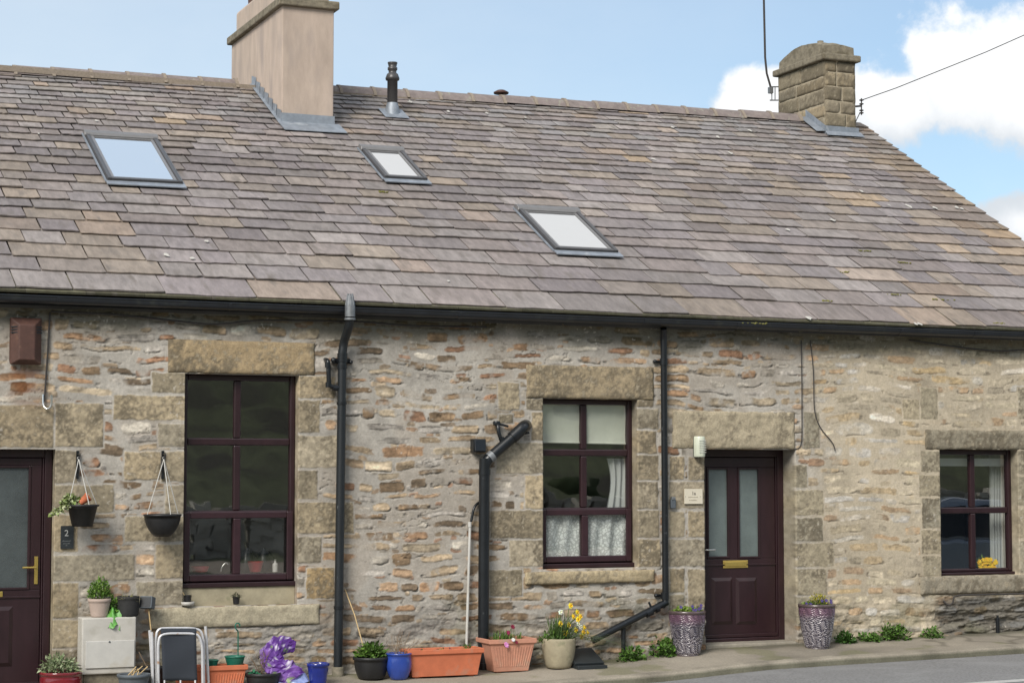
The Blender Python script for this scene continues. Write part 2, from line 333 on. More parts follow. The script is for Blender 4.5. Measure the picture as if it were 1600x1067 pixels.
# ------------------------------------------------------------------ stone faces (geometry and natural stone colour)
SAND = np.array([(.37, .30, .20), (.33, .275, .19), (.35, .30, .22), (.30, .255, .18), (.39, .32, .215), (.32, .28, .21)])
def stone_tone(X, Z, base, seed, dark=.5):
    """weathered sandstone: speckled black crust over tan"""
    n1 = fbm(X, Z, .20, seed, 3)[..., None]; n2 = fbm(X, Z, .035, seed + 5, 3)[..., None]
    n3 = fbm(X, Z, .030, seed + 7, 2)[..., None]
    c = base * (1 + .22 * n1 + .22 * n2)
    k = sstep(-.30, .65, n1 * 1.0 + n2 * .45 + n3 * 1.0 + (dark - .60) * 1.0) * .84
    c = c * (1 - k) + np.array((.125, .105, .075)) * k
    pale = sstep(.30, .55, n3 + .4 * n2) * .5
    return c * (1 - pale) + np.array((.43, .37, .27)) * pale
def stone_block(name, parent, X0, X1, Z0, Z1, yf, yb, seed, base, dark=.5, mat_='dressed_stone', rough=.006, res=.014, M=None):
    """one dressed stone: a rough front with worn arrises, its sides running back into the wall"""
    nx = max(4, int((X1 - X0) / res)); nzz = max(4, int((Z1 - Z0) / res))
    xs = np.linspace(X0, X1, nx); zs = np.linspace(Z0, Z1, nzz); X, Z = np.meshgrid(xs, zs)
    ed = np.minimum(np.minimum(X - X0, X1 - X), np.minimum(Z - Z0, Z1 - Z))
    h = -yf + rough * 2.2 * fbm(X, Z, .09, seed, 4) - .012 * (1 - sstep(0, .03, ed + .012 * fbm(X, Z, .08, seed + 3, 2)))
    wob = .010 * fbm(X, Z, .13, seed + 8, 3)
    Xd = X + wob * (ed < .001); Zd = Z + .008 * fbm(X, Z, .12, seed + 9, 3) * (ed < .001)
    V = np.stack([Xd, -h, Zd], -1).reshape(-1, 3); C = stone_tone(X, Z, np.array(base), seed + 20, dark).reshape(-1, 3)
    I = np.arange(nx * nzz).reshape(nzz, nx)
    Fq = np.stack([I[:-1, :-1], I[:-1, 1:], I[1:, 1:], I[1:, :-1]], -1).reshape(-1, 4)
    ring = np.concatenate([I[0, :], I[1:, -1], I[-1, -2::-1], I[-2:0:-1, 0]])
    bk = V[ring].copy(); bk[:, 1] = yb; b0 = len(V); k = len(ring); rr = np.arange(k)
    V = np.concatenate([V, bk]); C = np.concatenate([C, C[ring]])
    F2 = np.stack([ring[(rr + 1) % k], ring[rr], b0 + rr, b0 + (rr + 1) % k], -1)
    Fq = np.concatenate([Fq, F2])
    if M is not None: V = np.array([tuple(M @ Vector(p)) for p in V])
    return np_obj(name, V, Fq, C, mat_, parent)

# ================================================================== THE COTTAGE ROW
WX0, WX1 = 0.6, 15.45
bld = empty('stone_cottage_row', (8, 0, 0), 'row of low stone cottages with a brown slate roof and dark red windows', 'building')
DOOR_Y = .25
def rect_open(xl, xr, yt, yb, d):
    a = W(xl, yt, 0); b = W(xr, yb, d)
    return a.x, b.x, W((xl + xr) / 2, yb, d).z, W((xl + xr) / 2, yt, 0).z
LW = rect_open(289, 460, 585, 917, .10); MWI = rect_open(848, 989, 623, 887, .12); RW = rect_open(1468, 1583, 702, 898, .12)
LWb = W(370, 946, 0).z                         # the plastered apron below the left window goes down to its stone sill
D1 = (W(1100, 702).x, W(1243, 702).x, W(1160, 1003, .1).z, W(1160, 702, 0).z)
D2 = (W(87, 702).x - 1.02, W(87, 702).x, -.06, W(60, 702, 0).z)
OPEN = [(LW[0], LW[1], LWb, LW[3], .14), (MWI[0], MWI[1], MWI[2], MWI[3], .16), (RW[0], RW[1], RW[2], RW[3], .16), (D1[0], D1[1], D1[2] - .2, D1[3], .34), (D2[0], D2[1], D2[2] - .3, D2[3], .2)]

QUOIN = [(-70, 84, 632, 699), (86, 161, 630, 698), (88, 121, 703, 755), (88, 178, 757, 801), (88, 122, 804, 862), (84, 211, 866, 907), (82, 122, 910, 965), (79, 127, 968, 1012), (77, 126, 1014, 1064),
 (237, 287, 582, 614), (177, 287, 617, 656), (247, 286, 662, 698), (194, 251, 705, 750), (253, 286, 705, 752), (258, 284, 757, 802), (195, 283, 806, 846), (243, 281, 850, 904), (214, 280, 908, 946),
 (464, 524, 587, 622), (463, 500, 625, 676), (462, 531, 680, 731), (461, 496, 735, 780), (460, 552, 784, 833), (459, 503, 838, 880), (478, 522, 886, 935),
 (778, 812, 597, 641), (822, 847, 622, 641), (778, 802, 646, 662), (830, 847, 643, 688), (775, 847, 691, 740), (820, 847, 742, 797), (765, 847, 797, 841), (795, 847, 843, 885), (764, 816, 890, 931),
 (994, 1021, 624, 636), (991, 1029, 638, 670), (991, 1026, 672, 709), (991, 1029, 711, 750), (990, 1028, 752, 795), (990, 1030, 797, 840), (990, 1032, 842, 885), (1255, 1281, 643, 700),
 (1046, 1069, 713, 750), (1075, 1099, 713, 750), (1045, 1099, 752, 795), (1045, 1070, 798, 839), (1075, 1099, 798, 839), (1045, 1099, 842, 885), (1046, 1070, 888, 925), (1074, 1099, 888, 950), (1045, 1070, 928, 955),
 (1244, 1262, 726, 762), (1244, 1287, 765, 805), (1244, 1286, 808, 845), (1244, 1303, 848, 885), (1244, 1292, 888, 929), (1244, 1300, 931, 974),
 (1438, 1467, 704, 738), (1436, 1467, 742, 775), (1440, 1467, 778, 825), (1439, 1467, 828, 865), (1441, 1467, 868, 900), (1597, 1625, 703, 740), (1597, 1618, 744, 790), (1597, 1630, 794, 840), (1597, 1616, 844, 895),
 (1410, 1437, 624, 655), (1438, 1465, 606, 655), (1590, 1612, 606, 655), (1150, 1190, 850, 851)]

def build_wall():
    dx, dz = .0092, .0086; ZT, ZB = 3.56, -.35
    xs = np.linspace(WX0, WX1, int((WX1 - WX0) / dx)); zs = np.linspace(ZB, ZT, int((ZT - ZB) / dz))
    ox = []; oz = []
    for (a, b, c, d, _) in OPEN:
        for v in (a, b): i = np.argmin(abs(xs - v)); xs[i] = v; ox.append(i)
        for v in (c, d): i = np.argmin(abs(zs - v)); zs[i] = v; oz.append(i)
    X, Z = np.meshgrid(xs, zs); shp = X.shape
    # ---- rubble in wavering courses
    Xw = X + .05 * fbm(X, Z, .26, 1, 2) + .008 * fbm(X, Z, .05, 4, 2); Zw = Z + .07 * fbm(X, Z, .8, 2, 2) + .022 * fbm(X, Z, .20, 3, 2)
    tan_ = sstep(W(1225, 700).x, W(1320, 700).x, X + .25 * fbm(X, Z, .5, 9, 3))       # the right-hand cottage is pointed in warmer mortar
    low = 1 - sstep(.25, .75, Z - np.interp(X, _zx, _zz) + .35 * fbm(X, Z, .6, 12, 3))   # bigger, darker stones at the foot
    rz = [ZB - .2]
    rg = np.random.default_rng(5)
    while rz[-1] < ZT + .3: rz.append(rz[-1] + rg.uniform(.075, .135))
    rz = np.array(rz); row = np.clip(np.searchsorted(rz, Zw) - 1, 0, len(rz) - 2)
    mask = np.zeros(shp); hh = np.zeros(shp); SC = np.zeros(shp + (3,)); crack = np.zeros(shp)
    pal = np.array([(.34, .25, .16), (.39, .30, .20), (.29, .22, .145), (.20, .135, .08), (.31, .19, .11), (.40, .27, .17), (.35, .32, .285), (.42, .38, .32), (.27, .24, .20), (.18, .13, .085), (.38, .31, .22), (.27, .15, .09)])
    palr = np.array([(.44, .37, .26), (.50, .43, .32), (.36, .31, .23), (.52, .47, .40), (.47, .34, .18), (.36, .24, .14), (.43, .40, .35), (.30, .26, .2), (.40, .30, .18), (.47, .41, .30), (.46, .44, .41), (.28, .19, .12)])
    for r in range(len(rz) - 1):
        sel = row == r
        if not sel.any(): continue
        br = [WX0 - .5]
        while br[-1] < WX1 + .5: br.append(br[-1] + (rg.uniform(.16, .30) if rg.random() < .45 else rg.uniform(.28, .58)))
        br = np.array(br); x = Xw[sel]; z = Zw[sel]; k = np.clip(np.searchsorted(br, x) - 1, 0, len(br) - 2); ns = len(br)
        cx = (br[k] + br[k + 1]) / 2; hw = (br[k + 1] - br[k]) / 2; hz = (rz[r + 1] - rz[r]) / 2; cz = (rz[r] + rz[r + 1]) / 2
        sx = rg.uniform(.68, .93, ns)[k]; sz = rg.uniform(.42, .86, ns)[k]; oz_ = rg.uniform(-.5, .5, ns)[k]; p = rg.uniform(2.8, 7.0, ns)[k]; drop = (rg.random(ns) < .05)[k]
        u = abs((x - cx) / (hw * sx)); v = abs((z - cz) / hz - oz_ * (1 - sz)) / sz
        d = (u ** p + v ** p) ** (1 / p); ed = (1 - d) * np.minimum(hw * sx, hz * sz * 1.3)
        ed = ed + .015 * fbm(X[sel], Z[sel], .07, 21, 4)
        m = sstep(-.002, .0065, ed) * (~drop)
        mask[sel] = m
        pr = rg.uniform(-.006, .010, ns)[k]; tl = rg.uniform(-.007, .007, ns)[k]
        rug = fbm(X[sel], Z[sel], .07, 31, 4)
        hh[sel] = m * (.6 * pr + .7 * tl * np.clip((z - cz) / hz, -1, 1) + .008 * rug)
        ci = rg.integers(0, len(pal), ns)[k]; t = tan_[sel][:, None]
        c = pal[ci] * (1 - t) + palr[ci] * t
        streak = fbm(X[sel], Z[sel], .10, 41, 4, .03)[:, None]
        blot = fbm(X[sel], Z[sel], .16, 43, 3, .05)[:, None]
        c = c * (1 + .75 * blot * (1 - .5 * t)) * (1 + .40 * streak + .12 * rg.normal(size=ns)[k][:, None])
        edge = (sstep(.0, .5, v - .35) * rg.uniform(0, 1, ns)[k])[:, None]
        c = c * (1 - .6 * edge * (1 - .6 * t)); c = c * (1.0 - .22 * t) + (np.array((.35, .31, .25)) * (1 - t) + np.array((.42, .36, .265)) * t) * (.08 + .20 * t); SC[sel] = np.clip(c, .03, .7)
        ck = (rg.random(ns) < .5)[k] * sstep(.012, .0, abs(ed + .004)) * ((z - cz) / hz < -.1) * sstep(-.1, .25, fbm(X[sel], Z[sel], .12, 51, 2))
        crack[sel] = ck
    # ---- mortar
    mg = np.array((.372, .345, .305)); mt = np.array((.41, .352, .265))
    MC = mg * (1 - tan_[..., None]) + mt * tan_[..., None]
    MC = MC * (1 + .34 * fbm(X, Z, .35, 61, 4)[..., None] + .12 * fbm(X, Z, .05, 63, 2)[..., None])
    pk = sstep(.05, .35, fbm(X, Z, .45, 66, 3))[..., None] * .5 * (1 - tan_[..., None]); MC = MC * (1 - pk) + np.array((.33, .285, .235)) * pk
    mh = .005 * fbm(X, Z, .12, 71, 4) + .006 * fbm(X, Z, .6, 72, 2)
    # smeared flush pointing covers parts of the stones
    smear = sstep(.12 - .02 * tan_, .40, fbm(X, Z, .22, 81, 4)) * .85
    mask *= (1 - smear * (1 - .3 * low))
    # pinnings: small stones packed into the mortar between the big ones
    rz = [ZB - .2]
    while rz[-1] < ZT + .3: rz.append(rz[-1] + rg.uniform(.040, .070))
    rz = np.array(rz); Zq = Zw + .02 * fbm(X, Z, .15, 111, 2) + .013; row = np.clip(np.searchsorted(rz, Zq) - 1, 0, len(rz) - 2); big = mask.copy()
    for r in range(len(rz) - 1):
        sel = row == r
        if not sel.any(): continue
        br = [WX0 - .5]
        while br[-1] < WX1 + .5: br.append(br[-1] + rg.uniform(.06, .20))
        br = np.array(br); x = Xw[sel] + .02 * (r % 3); z = Zq[sel]; k = np.clip(np.searchsorted(br, x) - 1, 0, len(br) - 2); ns = len(br)
        hw = (br[k + 1] - br[k]) / 2; hz = (rz[r + 1] - rz[r]) / 2; p = rg.uniform(2.2, 5, ns)[k]; keep = (rg.random(ns) < .18)[k]
        u = abs(x - (br[k] + br[k + 1]) / 2) / (hw * .8); v = abs(z - (rz[r] + rz[r + 1]) / 2) / (hz * .8)
        ed = (1 - (u ** p + v ** p) ** (1 / p)) * hz + .014 * fbm(X[sel], Z[sel], .05, 121, 4)
        m = sstep(0, .006, ed) * keep * (1 - sstep(0, .25, big[sel])) * (1 - .35 * tan_[sel])
        ci = rg.integers(0, len(pal), ns)[k]; t = tan_[sel][:, None]; c = (pal[ci] * .75 + .25 * np.array((.33, .30, .26))) * (1 - t) + (palr[ci] * .6 + .4 * np.array((.42, .36, .265))) * t
        c = c * (1 + .6 * fbm(X[sel], Z[sel], .07, 123, 4, .03)[:, None]); mm = m[:, None]
        SC[sel] = SC[sel] * (1 - mm) + np.clip(c, .04, .6) * mm; hh[sel] = hh[sel] * (1 - m) + m * (rg.uniform(-.004, .007, ns)[k] + .007 * fbm(X[sel], Z[sel], .05, 125, 3)); mask[sel] = np.maximum(mask[sel], m)
    # thin dark cracks and open bed joints
    rn = abs(fbm(X, Z, .34, 83, 3, .10) - .06 * vnoise(X, Z, .05, 84)); crk = sstep(.022, .006, rn) * sstep(.02, .22, fbm(X, Z, .28, 85, 3)) * (1 - .35 * tan_)
    crack = np.maximum(crack * .8, crk * .5)
    # ---- dressed jamb stones
    for q, (a, b, c, d) in enumerate(QUOIN):
        A = W(a, c); B = W(b, d); x0, x1, za, zb = A.x, B.x, W((a + b) / 2, d).z, W((a + b) / 2, c).z
        if zb - za < .05: continue
        for (p0, p1, p2, p3, _) in OPEN:             # butt against the openings
            if za < p3 and zb > p2:
                if abs(x1 - p0) < .05: x1 = p0 + .02
                if abs(x0 - p1) < .08: x0 = p1 - .02
        s = (slice(max(0, np.searchsorted(zs, za - .03)), np.searchsorted(zs, zb + .03)), slice(max(0, np.searchsorted(xs, x0 - .03)), np.searchsorted(xs, x1 + .03)))
        x = X[s]; z = Z[s]
        ed = np.minimum(np.minimum(x - x0, x1 - x), np.minimum(z - za, zb - z)) + .013 * fbm(x, z, .07, 90 + q, 3)
        ins = sstep(-.02, -.004, ed); m = sstep(-.001, .008, ed)
        base = SAND[q % 6] * rg.uniform(.82, 1.15) * (1 + .10 * (a > 1400)) ; 
        if a > 1200: base = base * .55 + np.array((.27, .25, .19)) * .5
        if a < 530 and 880 < c < 890: base = np.array((.35, .255, .14))
        col = stone_tone(x, z, base, 200 + q * 3, rg.uniform(.35, .75) + (.35 if 985 < a < 1035 or 820 < a < 832 else .2 if 450 < a < 530 or a > 1430 else 0))
        mask[s] = mask[s] * (1 - ins) + m * ins; crack[s] *= (1 - ins)
        SC[s] = SC[s] * (1 - ins[..., None]) + col * ins[..., None]
        hh[s] = hh[s] * (1 - ins) + m * (.006 + .010 * fbm(x, z, .10, 300 + q, 3)) * ins
    # mortar cheeks where a jamb has no stone: nothing to do
    C = MC * (1 - mask[..., None]) + SC * mask[..., None]
    h = (mh * (1 - mask) + (hh + .002) * mask) * (.72 - .4 * tan_) - .018 * crack * (1 - .5 * tan_)
    # the untidy foot of the wall: stones stand further out, deep open joints
    rgh = low * (.030 * fbm(X, Z, .22, 95, 4, .09) + .010 * fbm(X, Z, .05, 96, 3))
    h = h + rgh
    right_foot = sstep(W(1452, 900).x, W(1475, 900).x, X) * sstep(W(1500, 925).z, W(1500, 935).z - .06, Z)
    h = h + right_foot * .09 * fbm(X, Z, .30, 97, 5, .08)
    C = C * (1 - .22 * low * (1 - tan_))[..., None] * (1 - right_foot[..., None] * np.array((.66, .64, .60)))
    C = C * (1 - crack[..., None] * .6)
    # soot and lichen stain with eaves shade painted in under the gutter, rust under the bell box, damp green at the foot
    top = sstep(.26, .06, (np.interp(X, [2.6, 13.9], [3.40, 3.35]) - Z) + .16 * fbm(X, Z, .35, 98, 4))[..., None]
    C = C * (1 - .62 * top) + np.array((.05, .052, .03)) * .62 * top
    gx = W(40, 600); rust = (sstep(.24, .04, abs(X - gx.x) + .12 * fbm(X, Z, .12, 99, 4)) * sstep(W(40, 570).z + .02, W(40, 585).z, Z) * sstep(W(40, 645).z, W(40, 610).z, Z) * sstep(-.2, .2, fbm(X, Z, .30, 101, 3, .07)))[..., None]
    C = C * (1 - .75 * rust) + np.array((.17, .065, .025)) * .75 * rust
    gr = (low * sstep(.1, .4, fbm(X, Z, .3, 103, 4)))[..., None] * .35
    C = C * (1 - gr) + np.array((.11, .115, .055)) * gr
    grit = fbm(X, Z, .026, 131, 2)[..., None]; C = C * (1 + (.14 + .26 * mask[..., None]) * grit); fl = sstep(.52, .62, fbm(X, Z, .03, 133, 2) + .25 * fbm(X, Z, .4, 135, 2))[..., None] * .55; C = C * (1 - fl) + np.array((.50, .46, .40)) * fl
    C = np.clip(C, .02, .75)
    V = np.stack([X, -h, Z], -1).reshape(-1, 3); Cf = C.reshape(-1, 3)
    nzz, nx = shp; I = np.arange(nx * nzz).reshape(nzz, nx)
    keep = np.ones((nzz - 1, nx - 1), bool); extraV = []; extraC = []; extraF = []; nb = len(V)
    for q, (a, b, c, d, dep) in enumerate(OPEN):
        i0, i1 = ox[2 * q], ox[2 * q + 1]; j0, j1 = oz[2 * q], oz[2 * q + 1]
        keep[j0:j1, i0:i1] = False
        ring = np.concatenate([I[j0, i0:i1 + 1], I[j0 + 1:j1 + 1, i1], I[j1, i1 - 1:i0 - 1 if i0 else None:-1], I[j1 - 1:j0:-1, i0]])
        k = len(ring); rr = np.arange(k); prev = ring; rc = Cf[ring]; sm = sum(np.roll(rc, q_, 0) for q_ in range(-9, 10)) / 19
        for st in range(1, 9):
            bv = V[ring].copy(); f_ = st / 8; bv[:, 1] = bv[:, 1] * (1 - f_) + dep * f_
            idx = nb + rr; w1 = min(1, st / 2.5); nn_ = (1 + .45 * fbm(rr * .009 + 7 * q, np.full(k, st * dep / 8), .07, 141 + q, 4))[:, None]; extraV.append(bv); extraC.append(np.clip((rc * (1 - w1) + sm * w1) * nn_, .02, .7)); nb += k
            extraF.append(np.stack([prev[rr], prev[(rr + 1) % k], idx[(rr + 1) % k], idx[rr]], -1)); prev = idx
    Fq = np.stack([I[:-1, :-1], I[:-1, 1:], I[1:, 1:], I[1:, :-1]], -1)[keep].reshape(-1, 4)
    V = np.concatenate([V] + extraV); Cf = np.concatenate([Cf] + extraC); Fq = np.concatenate([Fq] + extraF)
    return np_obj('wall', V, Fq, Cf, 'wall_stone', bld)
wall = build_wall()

# ---- roof as a ruled surface between the eaves line and the ridge line
YE, YR = -.17, 5.85
e0, e1 = W(0, 449, YE), W(1600, 512, YE); r0, r1 = W(0, 113, YR), W(1215, 186, YR)
def ze(x): return e0.z + (e1.z - e0.z) * (x - e0.x) / (e1.x - e0.x)
def zr(x): return r0.z + (r1.z - r0.z) * (x - r0.x) / (r1.x - r0.x)
def RS(x, v, h=0.0):
    zz = ze(x) * (1 - v) + zr(x) * v; n = Vector((0, -math.sin(R(29)), math.cos(R(29))))
    return Vector((x, YE + (YR - YE) * v, zz)) + n * h
def RP(px, py, h=0.0):
    d = ray(px, py); lo, hi = 12.0, 40.0
    for _ in range(50):
        t = (lo + hi) / 2; p = CAM + d * t; v = (p.y - YE) / (YR - YE)
        q = RS(p.x, v, h)
        if p.z > q.z: lo = t
        else: hi = t
    return p.x, (p.y - YE) / (YR - YE)
RX0 = .4
def grime(x, v): return 1 + .30 * float(fbm(np.array([x]), np.array([v * 6.8]), 1.1, 601, 3)[0])
def rake_x(v): return 15.52 + .10 * v
def build_roof():
    g = G(); rg = random.Random(3); SL = (YR - YE) / math.cos(R(29))
    tones = [(.222, .188, .170), (.210, .182, .172), (.235, .198, .170), (.200, .172, .166), (.252, .208, .168), (.228, .200, .184), (.186, .162, .156), (.216, .182, .166), (.240, .210, .192), (.205, .180, .172)]
    v = -.006; rows = []
    while v < .985:
        e = (.175 + .21 * (1 - max(v, 0)) ** 1.35 + (.10 if v < 0 else 0)) / SL * rg.uniform(.88, 1.12); rows.append((v, e)); v += e
    prevj = []
    for ri, (v0, e) in enumerate(rows):
        x = RX0 - rg.uniform(0, .4); joints = []
        wb = .70 - .46 * max(v0, 0) ** .6
        while x < rake_x(v0) - .05:
            wd = wb * rg.uniform(.55, 1.3)
            for _ in range(6):
                if prevj and min(abs(x + wd - j) for j in prevj) < .07: wd += .05
            x1 = min(x + wd, rake_x(v0)); 
            if rake_x(v0) - x1 < .12: x1 = rake_x(v0)
            th = rg.uniform(.009, .017); hb = .012 + rg.uniform(0, .009); tw = rg.uniform(-.004, .004); jb = rg.uniform(-.012, .012) / SL; jb = jb - (rg.uniform(.02, .05) / SL if rg.random() < .025 else 0); jb2 = jb + rg.uniform(-.012, .012) / SL
            gap = rg.uniform(.006, .014); a, b = x + gap, x1 - gap * .3; ch = rg.uniform(.004, .03); ch2 = rg.uniform(.004, .03); vt = v0 + e * 1.25
            if rg.random() < .06: ch *= 2.5
            c = rg.choice(tones); k = rg.uniform(.86, 1.13) * grime(x, v0); c = (c[0] * 1.03, c[1] * 1.045, c[2] * 1.08)
            c = tuple(q * k for q in c)
            if rg.random() < .07: c = (c[0] * 1.25, c[1] * 1.15, c[2] * .98)
            if rake_x(v0) - x1 < .5: c = (c[0] * 1.0, c[1] * .94, c[2] * .84)
            if v0 > .80 and rg.random() < .45: c = tuple(q * .6 + .105 for q in c)      # mortar wash running down from the ridge
            dv = e * .05
            mids = [(a + (b - a) * f_, v0 + jb + (jb2 - jb) * f_ + rg.uniform(-.010, .010) / SL, hb + th) for f_ in (.22 + rg.uniform(-.06, .06), .42 + rg.uniform(-.06, .06), .62 + rg.uniform(-.06, .06), .8 + rg.uniform(-.06, .06))]
            top = [(a, v0 + jb + dv * ch * 30 * .4, hb + th), (a + ch, v0 + jb, hb + th + tw * .3), *mids, (b - ch2, v0 + jb2, hb + th + tw), (b, v0 + jb2 + dv * ch2 * 30 * .4, hb + th + tw), (b, vt, .006), (a, vt, .006)]
            P = [RS(*q) for q in top] + [RS(q[0], q[1], q[2] - th) for q in top[:8]] + [RS(b, vt, .001), RS(a, vt, .001)]
            fs = [tuple(range(10))] + [(i + 1, i, i + 10, i + 11) for i in range(8)] + [(9, 0, 10, 19)]
            cs = [tuple(q * kk for q in c) for kk in [rg.uniform(.88, 1.1) for _ in range(10)]]; cs = cs + [tuple(q * .75 for q in z) for z in cs]
            g.add(P, fs, cs); joints.append(x1); x = x1
        prevj = joints
    # under-eaves course, mossy
    x = RX0
    while x < 15.5:
        x1 = min(x + rg.uniform(.3, .7), 15.52); P = []
        for (vv, h) in ((-.010, .010), (.05, .010), (.05, -.012), (-.010, -.012)): P += [RS(x + .004, vv, h), RS(x1, vv, h)]
        k = rg.uniform(.7, 1.2); g.add(P, [(0, 1, 3, 2), (0, 6, 7, 1), (6, 4, 5, 7), (0, 2, 4, 6), (1, 7, 5, 3)], (.10 * k, .095 * k, .062 * k)); x = x1
    # boarding below the slates and the far slope
    vs = [RS(RX0 + (15.55 - RX0) * i / 30, .995 * j / 10, -.03) for j in range(11) for i in range(31)]
    g.add(vs, [(j * 31 + i, j * 31 + i + 1, (j + 1) * 31 + i + 1, (j + 1) * 31 + i) for j in range(10) for i in range(30)], (.08, .07, .06))
    g.add([RS(RX0, .995, -.01), RS(15.6, .995, -.01), Vector((15.6, 11.9, ze(15) - .05)), Vector((RX0, 11.9, ze(RX0) - .05))], [(0, 1, 2, 3)], (.14, .12, .11))
    return obj('roof', g, 'slate', bld)
roof = build_roof()
# moss tufts on the slates
g = G(); rg = random.Random(8)
for (px, py, r) in ((1352, 392, .05), (1395, 460, .05), (1470, 468, .07), (1180, 505, .06), (600, 300, .03), (1290, 470, .03), (1410, 410, .03), (1320, 425, .03), (1560, 505, .05)):
    x, v = RP(px, py, .03)
    for k in range(14):
        p = RS(x + rg.gauss(0, r), v + rg.gauss(0, .0012), .028); q = rg.uniform(.006, .014)
        g.sphere(p, q, 6, (.16, .15, .035), (1.3, 1, .7))
tag(obj('moss', g, 'leaf', roof), 'yellow green moss tufts on slates', kind='stuff')

g = G()
for (px, py) in ((1388, 322), (1418, 323), (1460, 326), (1494, 325), (1501, 327), (1345, 300), (1262, 498), (1430, 507), (1436, 507), (300, 405), (322, 378), (260, 400), (880, 372), (700, 440), (1020, 250), (1170, 205), (1120, 215), (1140, 240), (640, 160), (700, 175), (760, 178), (820, 185), (960, 190), (1050, 200), (1230, 360), (1300, 345), (150, 190), (60, 210)):
    x, v = RP(px, py, .03); r = rg.uniform(.012, .035); n = 9; c = RS(x, v, .040)
    vs = [c] + [RS(x + r * rg.uniform(.5, 1.5) * math.cos(2 * math.pi * j / n), v + r * rg.uniform(.5, 2.2) * math.sin(2 * math.pi * j / n) / 6.8, .0385) for j in range(n)]
    g.add(vs, [(0, 1 + j, 1 + (j + 1) % n) for j in range(n)], (.46, .44, .40))
tag(obj('lichen', g, 'leaf', roof), 'small white lichen and mortar specks on slates', kind='stuff')
# gable end, back wall
g = G()
gy = [(0, -.4), (11.8, -.4), (11.8, ze(15) - .1), (YR, zr(15.4) - .06), (0.0, ze(15) - .0)]
g.add([(WX1 - .03, a, b) for a, b in gy], [(0, 1, 2, 3, 4)], (.40, .34, .25)); g.add([(WX0 + .02, a, b) for a, b in gy], [(4, 3, 2, 1, 0)], (.36, .3, .22))
g.add([(WX0, 11.8, -.4), (WX1, 11.8, -.4), (WX1, 11.8, ze(15)), (WX0, 11.8, ze(15))], [(3, 2, 1, 0)], (.38, .32, .24))
obj('gable_wall', g, 'wall_stone', bld)

# ---- ridge tiles
ridge = empty('ridge', (0, 0, 0)); ridge.parent = bld; ridge.location = -Vector(ORG[bld.name]); ORG[ridge.name] = Vector((0, 0, 0))
x = RX0; rg = random.Random(5)
ch1a, ch1b = RP(440, 196)[0], RP(522, 203)[0]
xe = RP(1245, 189)[0]
while x < xe:
    x1 = min(x + .455, xe)
    if not (x1 > ch1a + .1 and x < ch1b - .1):
        dz = rg.uniform(-.006, .006); xx0, xx1 = x + .012, x1
        if xx0 < ch1a < xx1: xx1 = ch1a
        if xx0 < ch1b < xx1: xx0 = ch1b
        zc = zr(x) - .005 + dz; prof = [(-.16, -.065), (-.12, .0), (-.06, .052), (0, .068), (.06, .052), (.12, .0), (.16, -.065)]
        vs = []
        for xx in (xx0, xx1): vs += [(xx, YR + a, zc + .035 + b) for a, b in prof]
        g = G(); n = len(prof); g.add(vs, [(i, i + n, i + n + 1, i + 1) for i in range(n - 1)], smooth=True)
        g.add(vs[:n], [tuple(range(n))]); g.add(vs[n:], [tuple(range(n - 1, -1, -1))])
        obj('ridge_tile', g, 'ridge_clay', ridge); gm = G()
        vs = []
        for xx, gr in ((xx1 - .012, 1.10), (xx1 + .026, 1.12)): vs += [(xx, YR + a * gr, zc + .035 + b * gr + .008) for a, b in prof]
        gm.add(vs, [(i, i + n, i + n + 1, i + 1) for i in range(n - 1)], smooth=True); gm.add(vs[:n], [tuple(range(n))]); gm.add(vs[n:], [tuple(range(n - 1, -1, -1))]); obj('mortar_joint', gm, 'ridge_mortar', ridge)
    x = x1
g = G(); x = RX0                                    # bedding mortar below the tiles
g.box((RX0, YR - .16, zr(8) - .10), (xe, YR + .16, zr(8) - .03)); obj('mortar_bed', g, 'ridge_mortar', ridge)

